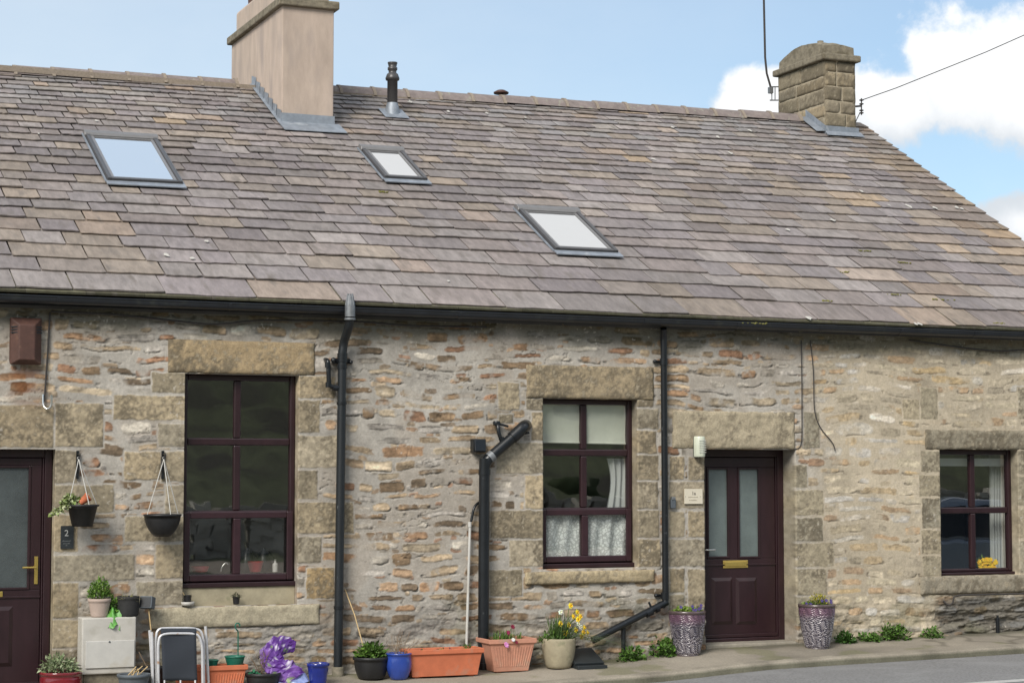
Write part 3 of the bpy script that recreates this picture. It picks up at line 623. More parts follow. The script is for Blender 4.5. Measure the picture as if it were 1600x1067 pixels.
# ---- chimneys
def chimney_rendered():
    b = RS(*RP(440, 197)); bx1 = RS(*RP(522, 203)); y0 = b.y; x0, x1 = b.x, bx1.x; zt = W(480, 12, y0).z; d = ray(362, 67); y1 = (CAM + d * ((x0 - CAM.x) / d.x)).y
    g = G().box((x0, y0, b.z - .5), (x1, y1, zt)); c = obj('chimney', g, 'render_pink', bld, bevel=.012, label='smooth pink rendered chimney')
    g = G().box((x0 - .055, y0 - .055, zt - .005), (x1 + .055, y1 + .055, zt + .095)); obj('cornice', g, 'cornice_stone', c, bevel=.015)
    g = G().box((x0 + .04, y0 + .05, zt + .09), (x1 - .04, y1 - .05, zt + .42)); obj('chimney_top', g, 'render_pink', c, bevel=.04)
    cy = (y0 + y1) / 2 + .55
    g = G().lathe([(.11, 0), (.115, .10), (.09, .16), (.16, .17), (.16, .20), (.02, .28)], (x0 + .16, cy, zt + .40), 20); obj('chimney_pot', g, 'rust_box', c)
    fz = RS(x0, (y0 - YE) / (YR - YE)).z
    g = G()
    g.box((x0 - .012, y0 - .014, fz - .02), (x1 + .012, y0 - .002, fz + .16))
    v0 = (y0 - YE) / (YR - YE)
    P = [RS(x0 - .05, v0 + .002, .055), RS(x1 + .07, v0 + .002, .055), RS(x1 + .10, v0 - .036, .045), RS(x0 - .03, v0 - .036, .045)]
    g.add(P + [p - Vector((0, 0, .01)) for p in P], [(3, 2, 1, 0), (2, 3, 7, 6), (3, 0, 4, 7), (1, 2, 6, 5)])
    n = 7
    for k in range(n):                                # stepped lead up the side
        va = v0 + (1.0 - v0) * k / n; vb = v0 + (1.0 - v0) * (k + 1) / n; A = RS(x0, va); B = RS(x0, vb)
        for (xx, oo) in ((x0 - .006, 0), (x1 + .006, 1)):
            P = [Vector((xx, A.y, A.z - .02)), Vector((xx, B.y + .02, B.z - .02)), Vector((xx, B.y + .02, B.z + .15)), Vector((xx, A.y, B.z + .09))]
            g.add(P, [(0, 1, 2, 3) if oo else (3, 2, 1, 0)])
    P = [RS(x0 - .045, v0 - .01, .045), RS(x0 + .0, v0 - .01, .05), RS(x0, 1.0, .05), RS(x0 - .045, 1.0, .045)]
    g.add(P, [(0, 1, 2, 3)])
    obj('flashing', g, 'lead', c)
chimney_rendered()
def chimney_stone():
    b = RS(*RP(1290, 211)); x0, y0 = b.x, b.y; x1 = RS(*RP(1337, 213)).x; zt = W(1290, 93, y0).z; d = ray(1215, 118); y1 = (CAM + d * ((x0 - CAM.x) / d.x)).y
    zb = b.z - .35; Wd, Dp = x1 - x0, y1 - y0
    c = empty('chimney', (0, 0, 0)); 
    c.parent = bld; c.location = -Vector(ORG[bld.name]); ORG[c.name] = Vector((0, 0, 0)); c['label'] = 'weathered sandstone chimney at the gable'
    gcore = G().box((x0 + .008, y0 + .008, zb), (x1 - .008, y1 - .008, zt), (.36, .31, .23)); obj('chimney_core', gcore, 'wall_stone', c)
    rg = np.random.default_rng(4); parts = []
    def face(o, u, wid, seed):
        z = zb; r = 0
        while z < zt - .03:
            hgt = min(rg.uniform(.17, .24), zt - z); 
            if zt - (z + hgt) < .08: hgt = zt - z
            k = rg.uniform(.3, .7) * wid; k = k if r % 2 else wid * .99 if wid < .6 and rg.random() < .4 else k
            for (a, b_) in ((0, k), (k, wid)):
                if b_ - a < .05: continue
                Mt = Matrix(((u[0], -u[1], 0, o[0]), (u[1], u[0], 0, o[1]), (0, 0, 1, 0), (0, 0, 0, 1)))
                parts.append((a + .006, b_ - .006, z + .006, z + hgt - .006, Mt, seed + len(parts), SAND[rg.integers(0, 6)] * rg.uniform(.55, .95), rg.uniform(.5, 1.0)))
            z += hgt; r += 1
    face((x0, y0), (1, 0), Wd, 500); face((x0, y1), (0, -1), Dp, 560); face((x1, y0), (0, 1), Dp, 620); face((x1, y1), (-1, 0), Wd, 680)
    # the ashlar of the stack is surface pattern: joined into one mesh
    obs = [stone_block('ashlar', c, a, b_, za, z_b, -.004, .05, sd_, base, dk, M=Mt, res=.025, rough=.003) for (a, b_, za, z_b, Mt, sd_, base, dk) in parts]
    gv = []; 
    V = []; Fq = []; C = []; nb = 0
    for o in obs:
        me = o.data; n = len(me.vertices); v = np.empty(n * 3); me.vertices.foreach_get('co', v); V.append(v.reshape(-1, 3))
        lp = np.empty(len(me.loops), int); me.loops.foreach_get('vertex_index', lp); Fq.append(lp.reshape(-1, 4) + nb)
        cc_ = np.empty(n * 4); me.color_attributes['col'].data.foreach_get('color', cc_); C.append(cc_.reshape(-1, 4)[:, :3]); nb += n
    for o in obs: bpy.data.objects.remove(o)
    np_obj('stack', np.concatenate(V), np.concatenate(Fq), np.concatenate(C), 'dressed_stone', c)
    g = G().box((x0 - .06, y0 - .06, zt - .01), (x1 + .06, y1 + .06, zt + .085)); obj('cornice', g, 'cornice_stone', c, bevel=.02)
    n = 14; vs = []; g = G()
    for jy in range(n + 1):
        for ix in range(n + 1):
            a, b_ = [min(max((q_ - .5) / (n - 1), .0), 1) if 0 < q_ < n else q_ / n for q_ in (jy, ix)]; a = .006 if jy == 1 else .994 if jy == n - 1 else a; b_ = .012 if ix == 1 else .988 if ix == n - 1 else b_; e_ = min(a, 1 - a, b_ * .7, (1 - b_) * .7)
            vs.append((x0 + .012 + (Wd - .024) * b_, y0 + .012 + (Dp - .024) * a, zt + .08 + (.0 if e_ <= 0 else .11 + .13 * math.sin(math.pi * a) ** .8 + .03 * math.sin(math.pi * b_) + rg.uniform(-.008, .008))))
    m = n + 1; g.add(vs, [(jy * m + ix, jy * m + ix + 1, (jy + 1) * m + ix + 1, (jy + 1) * m + ix) for jy in range(n) for ix in range(n)], smooth=False)
    obj('chimney_top', g, 'cornice_stone', c)
    for (fy, rr, hh_) in ((.40, .045, .115), (.80, .055, .02)):
        yy = y0 + Dp * fy; g = G().lathe([(rr, -.05), (rr, hh_), (rr * .75, hh_), (rr * .75, hh_ - .1)], ((x0 + x1) / 2, yy, zt + .27), 12); obj('chimney_pot', g, 'cornice_stone', c)
    g = G(); v0 = (y0 - YE) / (YR - YE); fz = RS(x0, v0).z
    g.box((x0 - .02, y0 - .022, fz - .03), (x1 + .03, y0 - .01, fz + .13))
    A = RS(x0, v0); B = RS(x0, 1)
    g.add([Vector((x0 - .012, A.y - .02, A.z)), Vector((x0 - .012, B.y, B.z)), Vector((x0 - .012, B.y, B.z + .16)), Vector((x0 - .012, A.y - .02, A.z + .13))], [(3, 2, 1, 0)])
    P = [RS(x0 - .16, v0 - .0, .05), RS(x1 + .05, v0, .06), RS(x1 + .05, v0 - .02, .05), RS(x0 - .06, v0 - .02, .05), RS(x0 - .02, v0, .06), RS(x0 - .01, 1, .06), RS(x0 - .13, 1, .05)]
    g.add(P, [(3, 2, 1, 4), (0, 4, 5, 6)]); obj('flashing', g, 'lead', c, label='pale lead flashing')
    return x0, x1, y0, y1, zt
C2 = chimney_stone()

# ---- flue and cowl on the ridge
p = RS(*RP(613, 181)); k = mpp(p); top = 84 * k
g = G().lathe([(.065, -.1), (.065, top * .66), (.085, top * .665), (.09, top * .70), (.07, top * .78), (.05, top * .80), (.05, top * .84), (.062, top * .86), (.062, top * .90), (.05, top * .91), (.056, top * .96), (.062, top * .98), (.062, top), (.02, top)], p, 20)
fl = obj('flue_pipe', g, 'skylight_grey', bld)
g = G().lathe([(.10, -.12), (.085, .10), (.068, .16)], p, 20); g.add([RS(p.x - .16, (p.y - YE) / (YR - YE) - .03, .045), RS(p.x + .16, (p.y - YE) / (YR - YE) - .03, .045), RS(p.x + .16, (p.y - YE) / (YR - YE) + .02, .045), RS(p.x - .16, (p.y - YE) / (YR - YE) + .02, .045)], [(0, 1, 2, 3)])
obj('flashing', g, 'lead', fl)
q = W(783, 147, YR + .5); g = G().lathe([(.03, -.4), (.03, 0), (.10, .0), (.105, .02), (.05, .05), (.001, .06)], q, 20); obj('roof_cowl', g, 'rust_box', bld)

# ---- skylights
def skylight(p00, p10, p01, p11, label):
    """corners in pixels: top left, top right, bottom left, bottom right"""
    q = [RP(*p, .06) for p in (p00, p10, p01, p11)]
    vt = (q[0][1] + q[1][1]) / 2; vb = (q[2][1] + q[3][1]) / 2; xl = (q[0][0] + q[2][0]) / 2; xr = (q[1][0] + q[3][0]) / 2
    P0 = RS(xl, vb, 0); u = (RS(xr, vb) - P0); wd = u.length; u.normalize(); vv = RS(xl, vt) - P0; ln = vv.length; vv.normalize(); n = u.cross(vv)
    M = Matrix((( u.x, vv.x, n.x, P0.x), (u.y, vv.y, n.y, P0.y), (u.z, vv.z, n.z, P0.z), (0, 0, 0, 1)))
    H = .080; t = .048
    g = G(); g.box((0, 0, 0), (t, ln - .12, H), M=M).box((wd - t, 0, 0), (wd, ln - .12, H), M=M).box((t - .002, 0, 0), (wd - t + .002, .055, H - .004), M=M)
    s = obj('skylight', g, 'skylight_grey', bld, bevel=.008, label=label)
    g = G(); prof = [(ln - .135, .0), (ln - .135, H * .9), (ln - .11, H + .015), (ln - .06, H + .022), (ln - .01, H + .01), (ln + .02, .01)]
    vs = [M @ Vector((xx, a, b)) for xx in (-.012, wd + .012) for a, b in prof]; k = len(prof)
    g.add(vs, [(i + 1, i, i + k, i + k + 1) for i in range(k - 1)] + [tuple(range(k)), tuple(range(2 * k - 1, k - 1, -1))]); obj('top_hood', g, 'skylight_rim', s, bevel=.004)
    g = G(); a, b = t + .004, ln - .14; e = .028
    g.box((a, .058, .02), (a + e, b, H - .012), M=M).box((wd - a - e, .058, .02), (wd - a, b, H - .012), M=M).box((a + e, .058, .02), (wd - a - e, .058 + e, H - .014), M=M).box((a + e, b - e, .02), (wd - a - e, b, H - .016), M=M)
    obj('sash', g, 'skylight_rim', s)
    g = G().add([M @ Vector(p) for p in ((a + e, .06 + e, H - .020), (wd - a - e, .06 + e, H - .020), (wd - a - e, b - e, H - .020), (a + e, b - e, H - .020))], [(0, 1, 2, 3)]); obj('pane', g, 'skylight_glass', s)
    g = G().box((a, .06, .012), (wd - a, b, .053), M=M); obj('blind', g, 'room_dark' if 'left' in label else 'white_plastic', s)  # backing added under the glass; pale in two, standing in for bright reflections
    g = G(); g.box((-.02, -.11, .040), (wd + .02, -.004, .052), M=M); g.box((-.024, -.004, .03), (-.004, ln, .045), M=M); g.box((wd + .004, -.004, .03), (wd + .024, ln, .045), M=M)
    obj('flashing', g, 'lead', s)
skylight((140, 208), (252, 213), (158, 281), (273, 286), 'left roof window reflecting blue sky')
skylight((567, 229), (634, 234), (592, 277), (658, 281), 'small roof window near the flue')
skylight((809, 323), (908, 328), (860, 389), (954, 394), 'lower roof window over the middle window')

# ---- gutter
gy_, gr_ = -.175, .062
ga, gb = W(0, 460, gy_ - gr_), W(1600, 520, gy_ - gr_)
def gz(x): return ga.z + (gb.z - ga.z) * (x - ga.x) / (gb.x - ga.x)
g = G(); n = 10; x0, x1 = RX0, 15.62
vs = []
for xx in (x0, x1):
    for j in range(n + 1): q = math.pi * j / n; vs.append((xx, gy_ - gr_ * math.cos(q), gz(xx) - gr_ * 1.05 * math.sin(q)))
    for j in range(n, -1, -1): q = math.pi * j / n; vs.append((xx, gy_ - (gr_ - .005) * math.cos(q), gz(xx) - (gr_ - .005) * 1.05 * math.sin(q)))
k = 2 * n + 2
g.add(vs, [(i, (i + 1) % k, k + (i + 1) % k, k + i) for i in range(k)] + [tuple(range(k)), tuple(range(2 * k - 1, k - 1, -1))], smooth=False)
g.tube([(x0, gy_ - gr_, gz(x0)), (x1, gy_ - gr_, gz(x1))], .007, 6)
gut = obj('gutter', g, 'gutter_black', bld)
for px in (92, 360, 720, 1010, 1155, 1285, 1410, 1525):
    g = G(); xx = W(px, 490, gy_ - gr_).x; vs = []
    for x_ in (xx - .016, xx + .016):
        for j in range(n + 1): q = math.pi * j / n; vs.append((x_, gy_ - (gr_ + .006) * math.cos(q), gz(xx) + .003 - (gr_ + .006) * 1.05 * math.sin(q)))
    m = n + 1; g.add(vs, [(i, i + m, i + m + 1, i + 1) for i in range(n)] + [tuple(range(m)), tuple(range(2 * m - 1, m - 1, -1))])
    g.box((xx - .014, gy_ + gr_, gz(xx) - .05), (xx + .014, .02, gz(xx) - .01))
    obj('gutter_bracket', g, 'gutter_black', gut)
g = G().box((RX0, -.045, ze(8) - .12), (15.5, .01, ze(8) - .04)); obj('eaves_board', g, 'black_plastic', bld)
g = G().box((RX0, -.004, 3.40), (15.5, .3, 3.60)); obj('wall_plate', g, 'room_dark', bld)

# ---- downpipes
YP = -.085
def pipe_pts(l, y=YP): return [W(a, b, y if len(c) == 0 else c[0]) for (a, b, *c) in l]
def arc(pts, r=.5, n=5):
    """round the corners of a polyline"""
    pts = [Vector(p) for p in pts]; o = [pts[0]]
    for i in range(1, len(pts) - 1):
        a = pts[i] + (pts[i - 1] - pts[i]) * min(r / (pts[i - 1] - pts[i]).length, .45); b = pts[i] + (pts[i + 1] - pts[i]) * min(r / (pts[i + 1] - pts[i]).length, .45)
        for k in range(n + 1):
            t = k / n; o.append(a * (1 - t) ** 2 + pts[i] * 2 * t * (1 - t) + b * t * t)
    o.append(pts[-1]); return o
bot = W(528, 1046, YP); topp = W(535, 547, YP)
g = G().tube([topp, bot], .043, 14); soil = obj('soil_pipe', g, 'pipe_worn', bld, label='worn black soil pipe with a swan neck over the gutter')
g = G().tube(arc([W(535, 552, YP), W(537, 535, YP), W(546, 508, -.25), W(547, 492, -.29)], .06), .042, 14); obj('swan_neck', g, 'pipe_worn', soil)
g = G().tube([W(547, 495, -.29), W(547, 478, -.29)], .050, 14).tube([W(547, 500, -.29), W(547, 497, -.29)], .054, 14)
obj('collar', g, 'grey_metal', soil, label='flaking silver joint in front of the gutter')
g = G().lathe([(.047, 0), (.047, .03), (.030, .10), (.030, .11), (.005, .12)], W(547, 480, -.29), 12)
for j in range(6): q = j / 6 * 2 * math.pi; c = W(547, 477, -.29); g.tube([c + Vector((.046 * math.cos(q), .046 * math.sin(q), 0)), c + Vector((.024 * math.cos(q), .024 * math.sin(q), .11))], .006, 5)
obj('vent_cage', g, 'grey_metal', soil)
for (py, hgt) in ((552, 14), (570, 6), (628, 4), (946, 5)):
    g = G(); xx = 535 + (528 - 535) * (py - 547) / 499; a = W(xx, py, YP); g.tube([a, a - Vector((0, 0, hgt * mpp(a)))], .050, 14); obj('pipe_collar', g, 'black_plastic', soil)
g = G(); a = W(535, 563, YP); g.box((a.x - .085, -.06, a.z - .03), (a.x + .085, .0, a.z + .02)); g.sphere((a.x - .085, -.07, a.z), .028, 8).sphere((a.x + .09, -.07, a.z - .015), .022, 8)
obj('pipe_clip', g, 'black_plastic', soil)
g = G().tube(arc([W(508, 562, .01), W(512, 563, -.07), W(513, 570, -.08), W(514, 604, -.08), W(532, 606, -.08)], .05), .022, 10)
for (a, b) in ((512, 566), (513, 597)): q = W(a, b, -.08); g.tube([q, q - Vector((0, 0, .05))], .028, 10)
q = W(520, 606, -.08); g.tube([q, q + Vector((.05, 0, 0))], .03, 10); obj('waste_branch', g, 'black_plastic', soil)
q = W(528, 1046, YP); g = G().lathe([(.055, -.14), (.058, .015), (.05, .03), (.045, .03)], q, 14); obj('drain_collar', g, 'kerb', soil)

a = W(1037, 513, -.13); b = W(1040, 940, -.07); c = W(926, 1000, -.10)
g = G().tube(arc([a, W(1037, 528, -.07), b, W(1034, 947, -.07)], .03), .034, 12); dp = obj('downpipe', g, 'black_plastic', bld, label='slim black downpipe with a slanting foot')
g = G().tube([W(1042, 940, -.07), c], .036, 12); obj('slanting_pipe', g, 'black_plastic', dp)
for (px, py) in ((1037, 560), (1039, 925)): g = G(); q = W(px, py, -.07); g.tube([q, q - Vector((0, 0, .07))], .042, 12); g.box((q.x - .09, -.03, q.z - .045), (q.x + .05, .0, q.z - .02)); g.sphere((q.x - .085, -.04, q.z - .03), .02, 8); obj('pipe_clip', g, 'black_plastic', dp)
g = G(); q = W(1018, 954, -.075); q2 = W(1009, 958.5, -.077); g.tube([q, q2], .045, 12); g.tube([q + Vector((0, 0, .03)), q + Vector((-.03, 0, .09))], .012, 6); q = W(1029, 949, -.07); g.tube([q, W(1024, 951, -.07)], .043, 12)
obj('pipe_clip', g, 'black_plastic', dp)
q = W(974, 975, -.07); g = G().tube([q, (q.x, q.y, GZ(q.x, q.y) - .05)], .024, 10); obj('stub_pipe', g, 'black_plastic', dp)
g = G(); p = GP(925, 1044); g.box((p.x - .16, p.y - .02, p.z - .01), (p.x + .16, -.03, p.z + .03)); M = Matrix.Translation(Vector((p.x, (p.y - .03) / 2, p.z + .1))) @ Matrix.Rotation(R(22), 4, 'X')
g.box((-.16, -.16, -.012), (.16, .16, .012), M=M); tag(obj('gully_cover', g, 'slate_plaque', bevel=.004), 'dark slab over the drain at the foot of the slanting pipe', 'drain cover')

b1 = W(757, 722, -.09)
g = G().tube([W(757, 716, -.09), W(755, 1052, -.09)], .054, 16); wp = obj('soil_pipe', g, 'black_plastic', bld, label='fat black pipe with an elbow beside the middle window')
g = G().tube(arc([W(757, 745, -.09), W(757, 722, -.09), W(808, 677, -.09)], .09, 6), .054, 16).tube([W(757, 742, -.09), W(757, 733, -.09)], .06, 16); obj('elbow', g, 'black_plastic', wp)
g = G().tube([W(764, 716, -.09), W(770, 711, -.09)], .058, 16); obj('joint_band', g, 'grey_metal', wp)
g = G().tube([W(800, 684, -.09), W(812, 673, -.09)], .063, 16).tube(arc([W(808, 677, -.09), W(818, 666, -.09), W(822, 664, .03)], .06, 6), .058, 16).tube([W(812, 678, -.03), W(827, 676, -.05)], .012, 6)
obj('wall_bend', g, 'black_plastic', wp)
g = G().tube(arc([W(784, 690, -.09), W(779, 676, -.09), W(778, 664, -.08), W(776, 660, .0)], .04), .02, 8).tube([W(772, 660, -.06), W(794, 666, -.06)], .012, 6)
q = W(776, 661, -.05); g.lathe([(.034, -.02), (.04, 0), (.034, .02)], q, 12); q = W(783, 684, -.09); g.tube([q, q + Vector((.02, 0, -.04))], .03, 8); obj('waste_branch', g, 'black_plastic', wp)
q = W(755, 1035, -.09); g = G().tube([q, (q.x, q.y, q.z - .03)], .062, 16); obj('drain_collar', g, 'black_plastic', wp)

p = W(750, 697, 0); k = mpp(p)
g = G(); p = W(749, 696, -.08); g.box((p.x - .066, -.09, p.z - .066), (p.x + .066, -.0, p.z + .066)); M = Matrix.Translation((p.x, -.09, p.z)) @ Matrix.Rotation(R(-10), 4, 'X'); g.box((-.058, -.016, -.058), (.058, .002, .058), M=M)
tag(obj('wall_vent', g, 'black_plastic', bevel=.006), 'small black square vent hood left of the bent pipe', 'vent')
g = G().tube(arc([W(752, 782, .0), W(741, 790, -.05), W(736, 815, -.05)], .06), .013, 8); g2 = G().tube([W(734.5, 815, -.05), W(729, 1006, -.05)], .014, 8)
cv = obj('conduit', g2, 'white_plastic', bld, label='thin pale grey pipe'); obj('hose_end', g, 'black_plastic', cv)
q = W(734, 815, -.05); g = G().tube([q, q - Vector((0, 0, .05))], .019, 8); obj('collar', g, 'white_plastic', cv)

# ---- windows
def room(X0, X1, Z0, Z1, y, dep=1.5, m='room_dark'):
    g = G(); a = .5
    P = [(X0 - a, y, Z0 - .3), (X1 + a, y, Z0 - .3), (X1 + a, y, Z1 + .15), (X0 - a, y, Z1 + .15)]; Q = [(x, y + dep, z) for x, _, z in P]
    g.add(P + Q, [(4, 5, 6, 7), (0, 1, 5, 4), (1, 2, 6, 5), (2, 3, 7, 6), (3, 0, 4, 7)])
    # inner face of the wall round the opening
    i = [(X0 + .01, y, Z0 + .01), (X1 - .01, y, Z0 + .01), (X1 - .01, y, Z1 - .01), (X0 + .01, y, Z1 - .01)]
    g.add(P + i, [(0, 1, 5, 4), (1, 2, 6, 5), (2, 3, 7, 6), (3, 0, 4, 7)])
    return obj('room', g, m, bld)
def window(X0, X1, Z0, Z1, y, mull, trans, of=.055, sash=None, label=None, cill=.05):
    """frame with mullion and transoms; sash = top of the opening light at the bottom"""
    g = G(); d = .07; e = .002
    g.box((X0 + e, y, Z0 + cill), (X0 + of, y + d, Z1 - e)).box((X1 - of, y, Z0 + cill), (X1 - e, y + d, Z1 - e))
    g.box((X0 + of, y + .002, Z1 - of), (X1 - of, y + d, Z1 - e)).box((X0 + of, y + .002, Z0 + cill), (X1 - of, y + d, Z0 + cill + of * .7))
    bw = .034
    for z in trans: g.box((X0 + of, y + .004, z - bw), (X1 - of, y + d - .004, z + bw))
    zz = [Z0 + cill + of * .7] + [z for z in trans] + [Z1 - of]
    zz = sorted(zz)
    for i in range(len(zz) - 1):
        lo = zz[i] + (bw if i else 0); hi = zz[i + 1] - (bw if i < len(zz) - 2 else 0)
        g.box((mull - bw, y + .006, lo), (mull + bw, y + d - .006, hi))
    w_ = obj('window', g, 'mahogany', bld, bevel=.012, label=label)
    g = G().box((X0 - .012, y - .035, Z0 + .004), (X1 + .012, y + d, Z0 + cill - .001)); obj('cill', g, 'mahogany', w_, bevel=.008)
    if sash:
        s = .062; a, b, c, dd = X0 + .022, X1 - .022, Z0 + cill + .012, sash
        g = G().box((a, y - .022, c), (a + s, y - .001, dd)).box((b - s, y - .022, c), (b, y - .001, dd)).box((a + s, y - .021, c), (b - s, y - .001, c + s)).box((a + s, y - .021, dd - s), (b - s, y - .001, dd)).box((mull - .036, y - .019, c + s), (mull + .036, y - .001, dd - s))
        obj('opening_light', g, 'mahogany_light', w_, bevel=.01)
    g = G().add([(X0 + .02, y + .035, Z0 + .06), (X1 - .02, y + .035, Z0 + .06), (X1 - .02, y + .035, Z1 - .02), (X0 + .02, y + .035, Z1 - .02)], [(0, 1, 2, 3)]); obj('pane', g, 'window_glass', w_)
    return w_
y = .10; zc = lambda py, x=370: W(x, py, y).z
wl = window(LW[0], LW[1], LW[2], LW[3], y, W(371, 700, y).x, [zc(690), zc(803)], sash=zc(799), label='tall six pane window above the folded chair')
room(LW[0], LW[1], LW[2], LW[3], .17)
y = .12
wm = window(MWI[0], MWI[1], MWI[2], MWI[3], y, W(913, 700, y).x, [W(915, 707, y).z, W(915, 798, y).z], sash=W(915, 795, y).z, label='six pane window with lace and a pale blind')
room(MWI[0], MWI[1], MWI[2], MWI[3], .19)
wr = window(RW[0], RW[1], RW[2], RW[3], y, W(1521, 800, y).x, [W(1521, 797, y).z], label='low four pane window with yellow flowers inside', cill=.035)
room(RW[0], RW[1], RW[2], RW[3], .19)
# stone lintels and sills
def px_block(name, parent, a, b, c, d, yf, yb, seed, base, dark=.5, dz=0, **k):
    A = W(a, (c + d) / 2, yf); B = W(b, (c + d) / 2, yf); return stone_block(name, parent, A.x, B.x, W((a + b) / 2, d, yf).z + dz, W((a + b) / 2, c, yf).z, yf, yb, seed, base, dark, **k)
px_block('lintel', wl, 263, 492, 533, 584, -.020, .13, 801, (.38, .29, .175), .72)
px_block('lintel', wm, 824, 1022, 572, 623, -.020, .15, 811, (.36, .29, .19), .86)
px_block('lintel', wr, 1447, 1640, 672, 702, -.016, .15, 821, (.27, .24, .18), .85)
px_block('lintel', bld, 1052, 1243, 643, 701, -.018, .30, 831, (.385, .33, .235), .48)
px_block('sill', wl, 235, 500, 947, 979, -.028, .13, 841, (.39, .345, .25), .22, rough=.004)
px_block('sill', wm, 823, 1023, 892, 911, -.04, .15, 851, (.38, .31, .2), .35)
px_block('sill', wr, 1441, 1640, 899, 926, -.035, .15, 861, (.27, .24, .185), .6)
A = LW; g = G().box((A[0] + .003, .085, LWb - .05), (A[1] - .003, .16, A[2] + .012)); obj('apron', g, 'beige_pot', wl, label='plain tan plaster apron below the frame')
# curtains and blinds
def drape(name, parent, X0, X1, Z0, Z1, y, folds, amp, m, taper=0):
    nx, nz_ = 80, 10; vs = []
    for j in range(nz_):
        v = j / (nz_ - 1)
        for i in range(nx):
            u = i / (nx - 1); pinch = 1 - taper * math.sin(math.pi * v) * .8
            vs.append((X1 + (X0 - X1) * (1 - u) * pinch if taper else X0 + (X1 - X0) * u, y + amp * math.sin(u * folds * 2 * math.pi + .6 * math.sin(5 * v)) + amp * .4 * math.sin(u * folds * 5.1), Z0 + (Z1 - Z0) * v))
    g = G().add(vs, [(j * nx + i, j * nx + i + 1, (j + 1) * nx + i + 1, (j + 1) * nx + i) for j in range(nz_ - 1) for i in range(nx - 1)], smooth=True); return obj(name, g, m, parent)
x0, x1, za, zb = MWI
tag(drape('net_curtain', None, x0 + .04, x1 - .04, za + .02, W(915, 800, .2).z, .180, 6, .016, 'lace'), 'white lace half curtain in the lower panes of the blind window', 'curtain')
g = G(); n = 14; zbl = W(915, 691, .24).z; vs = []
for j in range(n + 1): v = j / n; vs += [(x0 + .015, .172 + .006 * math.sin(v * 9), zbl + (zb - zbl) * v), (x1 - .05, .172 + .006 * math.sin(v * 7), zbl - .012 + (zb - zbl + .012) * v)]
g.add(vs, [(2 * j, 2 * j + 1, 2 * j + 3, 2 * j + 2) for j in range(n)], smooth=True); g.tube([(x0 + .015, .174, zbl), (x1 - .05, .174, zbl - .012)], .012, 6)
tag(obj('roller_blind', g, 'blind_cloth'), 'pale roller blind behind the top panes above the lace curtain', 'blind')
tag(drape('tied_curtain', None, W(942, 760, .3).x, x1 - .02, W(960, 792, .3).z, W(960, 716, .3).z, .215, 3, .012, 'curtain', .25), 'narrow white curtain hanging in the right middle pane', 'curtain')
x0, x1, za, zb = RW
tag(drape('long_curtain', None, W(1548, 800, .35).x, x1 + .1, za - .1, zb, .36, 5, .02, 'curtain', .0), 'pale long curtain at the right of the low window', 'curtain', 'curtains of the low window')
g = G(); g.box((x0, .24, W(1520, 728, .24).z), (x1, .30, W(1520, 716, .24).z)); tag(obj('pelmet', g, 'curtain'), 'white pelmet across the top of the low window', 'pelmet')

# ---- doors
def door(X0, X1, Z0, Z1, y, glass, panels, gm, label, fr=.075, plate=None, mid=None):
    g = G(); d = .07; e = .002
    g.box((X0 + e, y, Z0), (X0 + fr, y + d, Z1 - e)).box((X1 - fr, y, Z0), (X1 - e, y + d, Z1 - e)).box((X0 + fr, y + .001, Z1 - fr), (X1 - fr, y + d, Z1 - e))
    g.box((X0 + fr - .03, y + .012, Z0 + .0), (X0 + fr + .0, y + d - .01, Z1 - fr)).box((X1 - fr - .018, y + .012, Z0), (X1 - fr, y + d - .01, Z1 - fr))
    g.box((X0 + fr, y - .01, Z0), (X1 - fr, y + d, Z0 + .05))
    dr = obj('door', g, 'mahogany', bld, bevel=.008, label=label)
    a, b, c, t = X0 + fr + .004, X1 - fr - .022, Z0 + .055, Z1 - fr - .006; yl = y + .022
    g = G(); cuts = sorted([a, b] + [q for r_ in glass for q in r_[:2]]); gz0 = min(r_[2] for r_ in glass); gz1 = max(r_[3] for r_ in glass)
    g.box((a, yl, gz1), (b, yl + .05, t)).box((a, yl, c), (b, yl + .05, gz0))
    edges = [a] + [q for r_ in sorted(glass) for q in (r_[0], r_[1])] + [b]
    for i in range(0, len(edges), 2): g.box((edges[i], yl, gz0), (edges[i + 1], yl + .05, gz1))
    lf = obj('leaf', g, 'mahogany', dr, bevel=.006)
    g = G()
    for (x0, x1, za, zb) in glass:
        s = .022
        g.box((x0, yl - .008, za), (x0 + s, yl + .02, zb)).box((x1 - s, yl - .008, za), (x1, yl + .02, zb)).box((x0 + s, yl - .008, za), (x1 - s, yl + .02, za + s)).box((x0 + s, yl - .008, zb - s), (x1 - s, yl + .02, zb))
    for (x0, x1, za, zb) in panels:
        s = .035
        P = [(x0, yl - .001, za), (x1, yl - .001, za), (x1, yl - .001, zb), (x0, yl - .001, zb)]; Q = [(x0 + s, yl - .02, za + s), (x1 - s, yl - .02, za + s), (x1 - s, yl - .02, zb - s), (x0 + s, yl - .02, zb - s)]
        g.add(P + Q, [(0, 1, 5, 4), (1, 2, 6, 5), (2, 3, 7, 6), (3, 0, 4, 7), (4, 5, 6, 7)])
    g.box((a, yl - .012, gz0 - .075), (b, yl - .001, gz0 - .055)); g.box((a, yl - .022, c), (b, yl - .001, c + .035))
    obj('moulding', g, 'mahogany', dr, bevel=.004)
    g = G()
    for (x0, x1, za, zb) in glass: g.add([(x0, yl + .018, za), (x1, yl + .018, za), (x1, yl + .018, zb), (x0, yl + .018, zb)], [(0, 1, 2, 3)])
    obj('glass_panel', g, gm, dr)
    return dr
yd = DOOR_Y; yl = yd + .022
def gx_(a, b, c, d, y): return (W(a, c, y).x, W(b, c, y).x, W((a + b) / 2, d, y).z, W((a + b) / 2, c, y).z)
dz_ = D1[2]
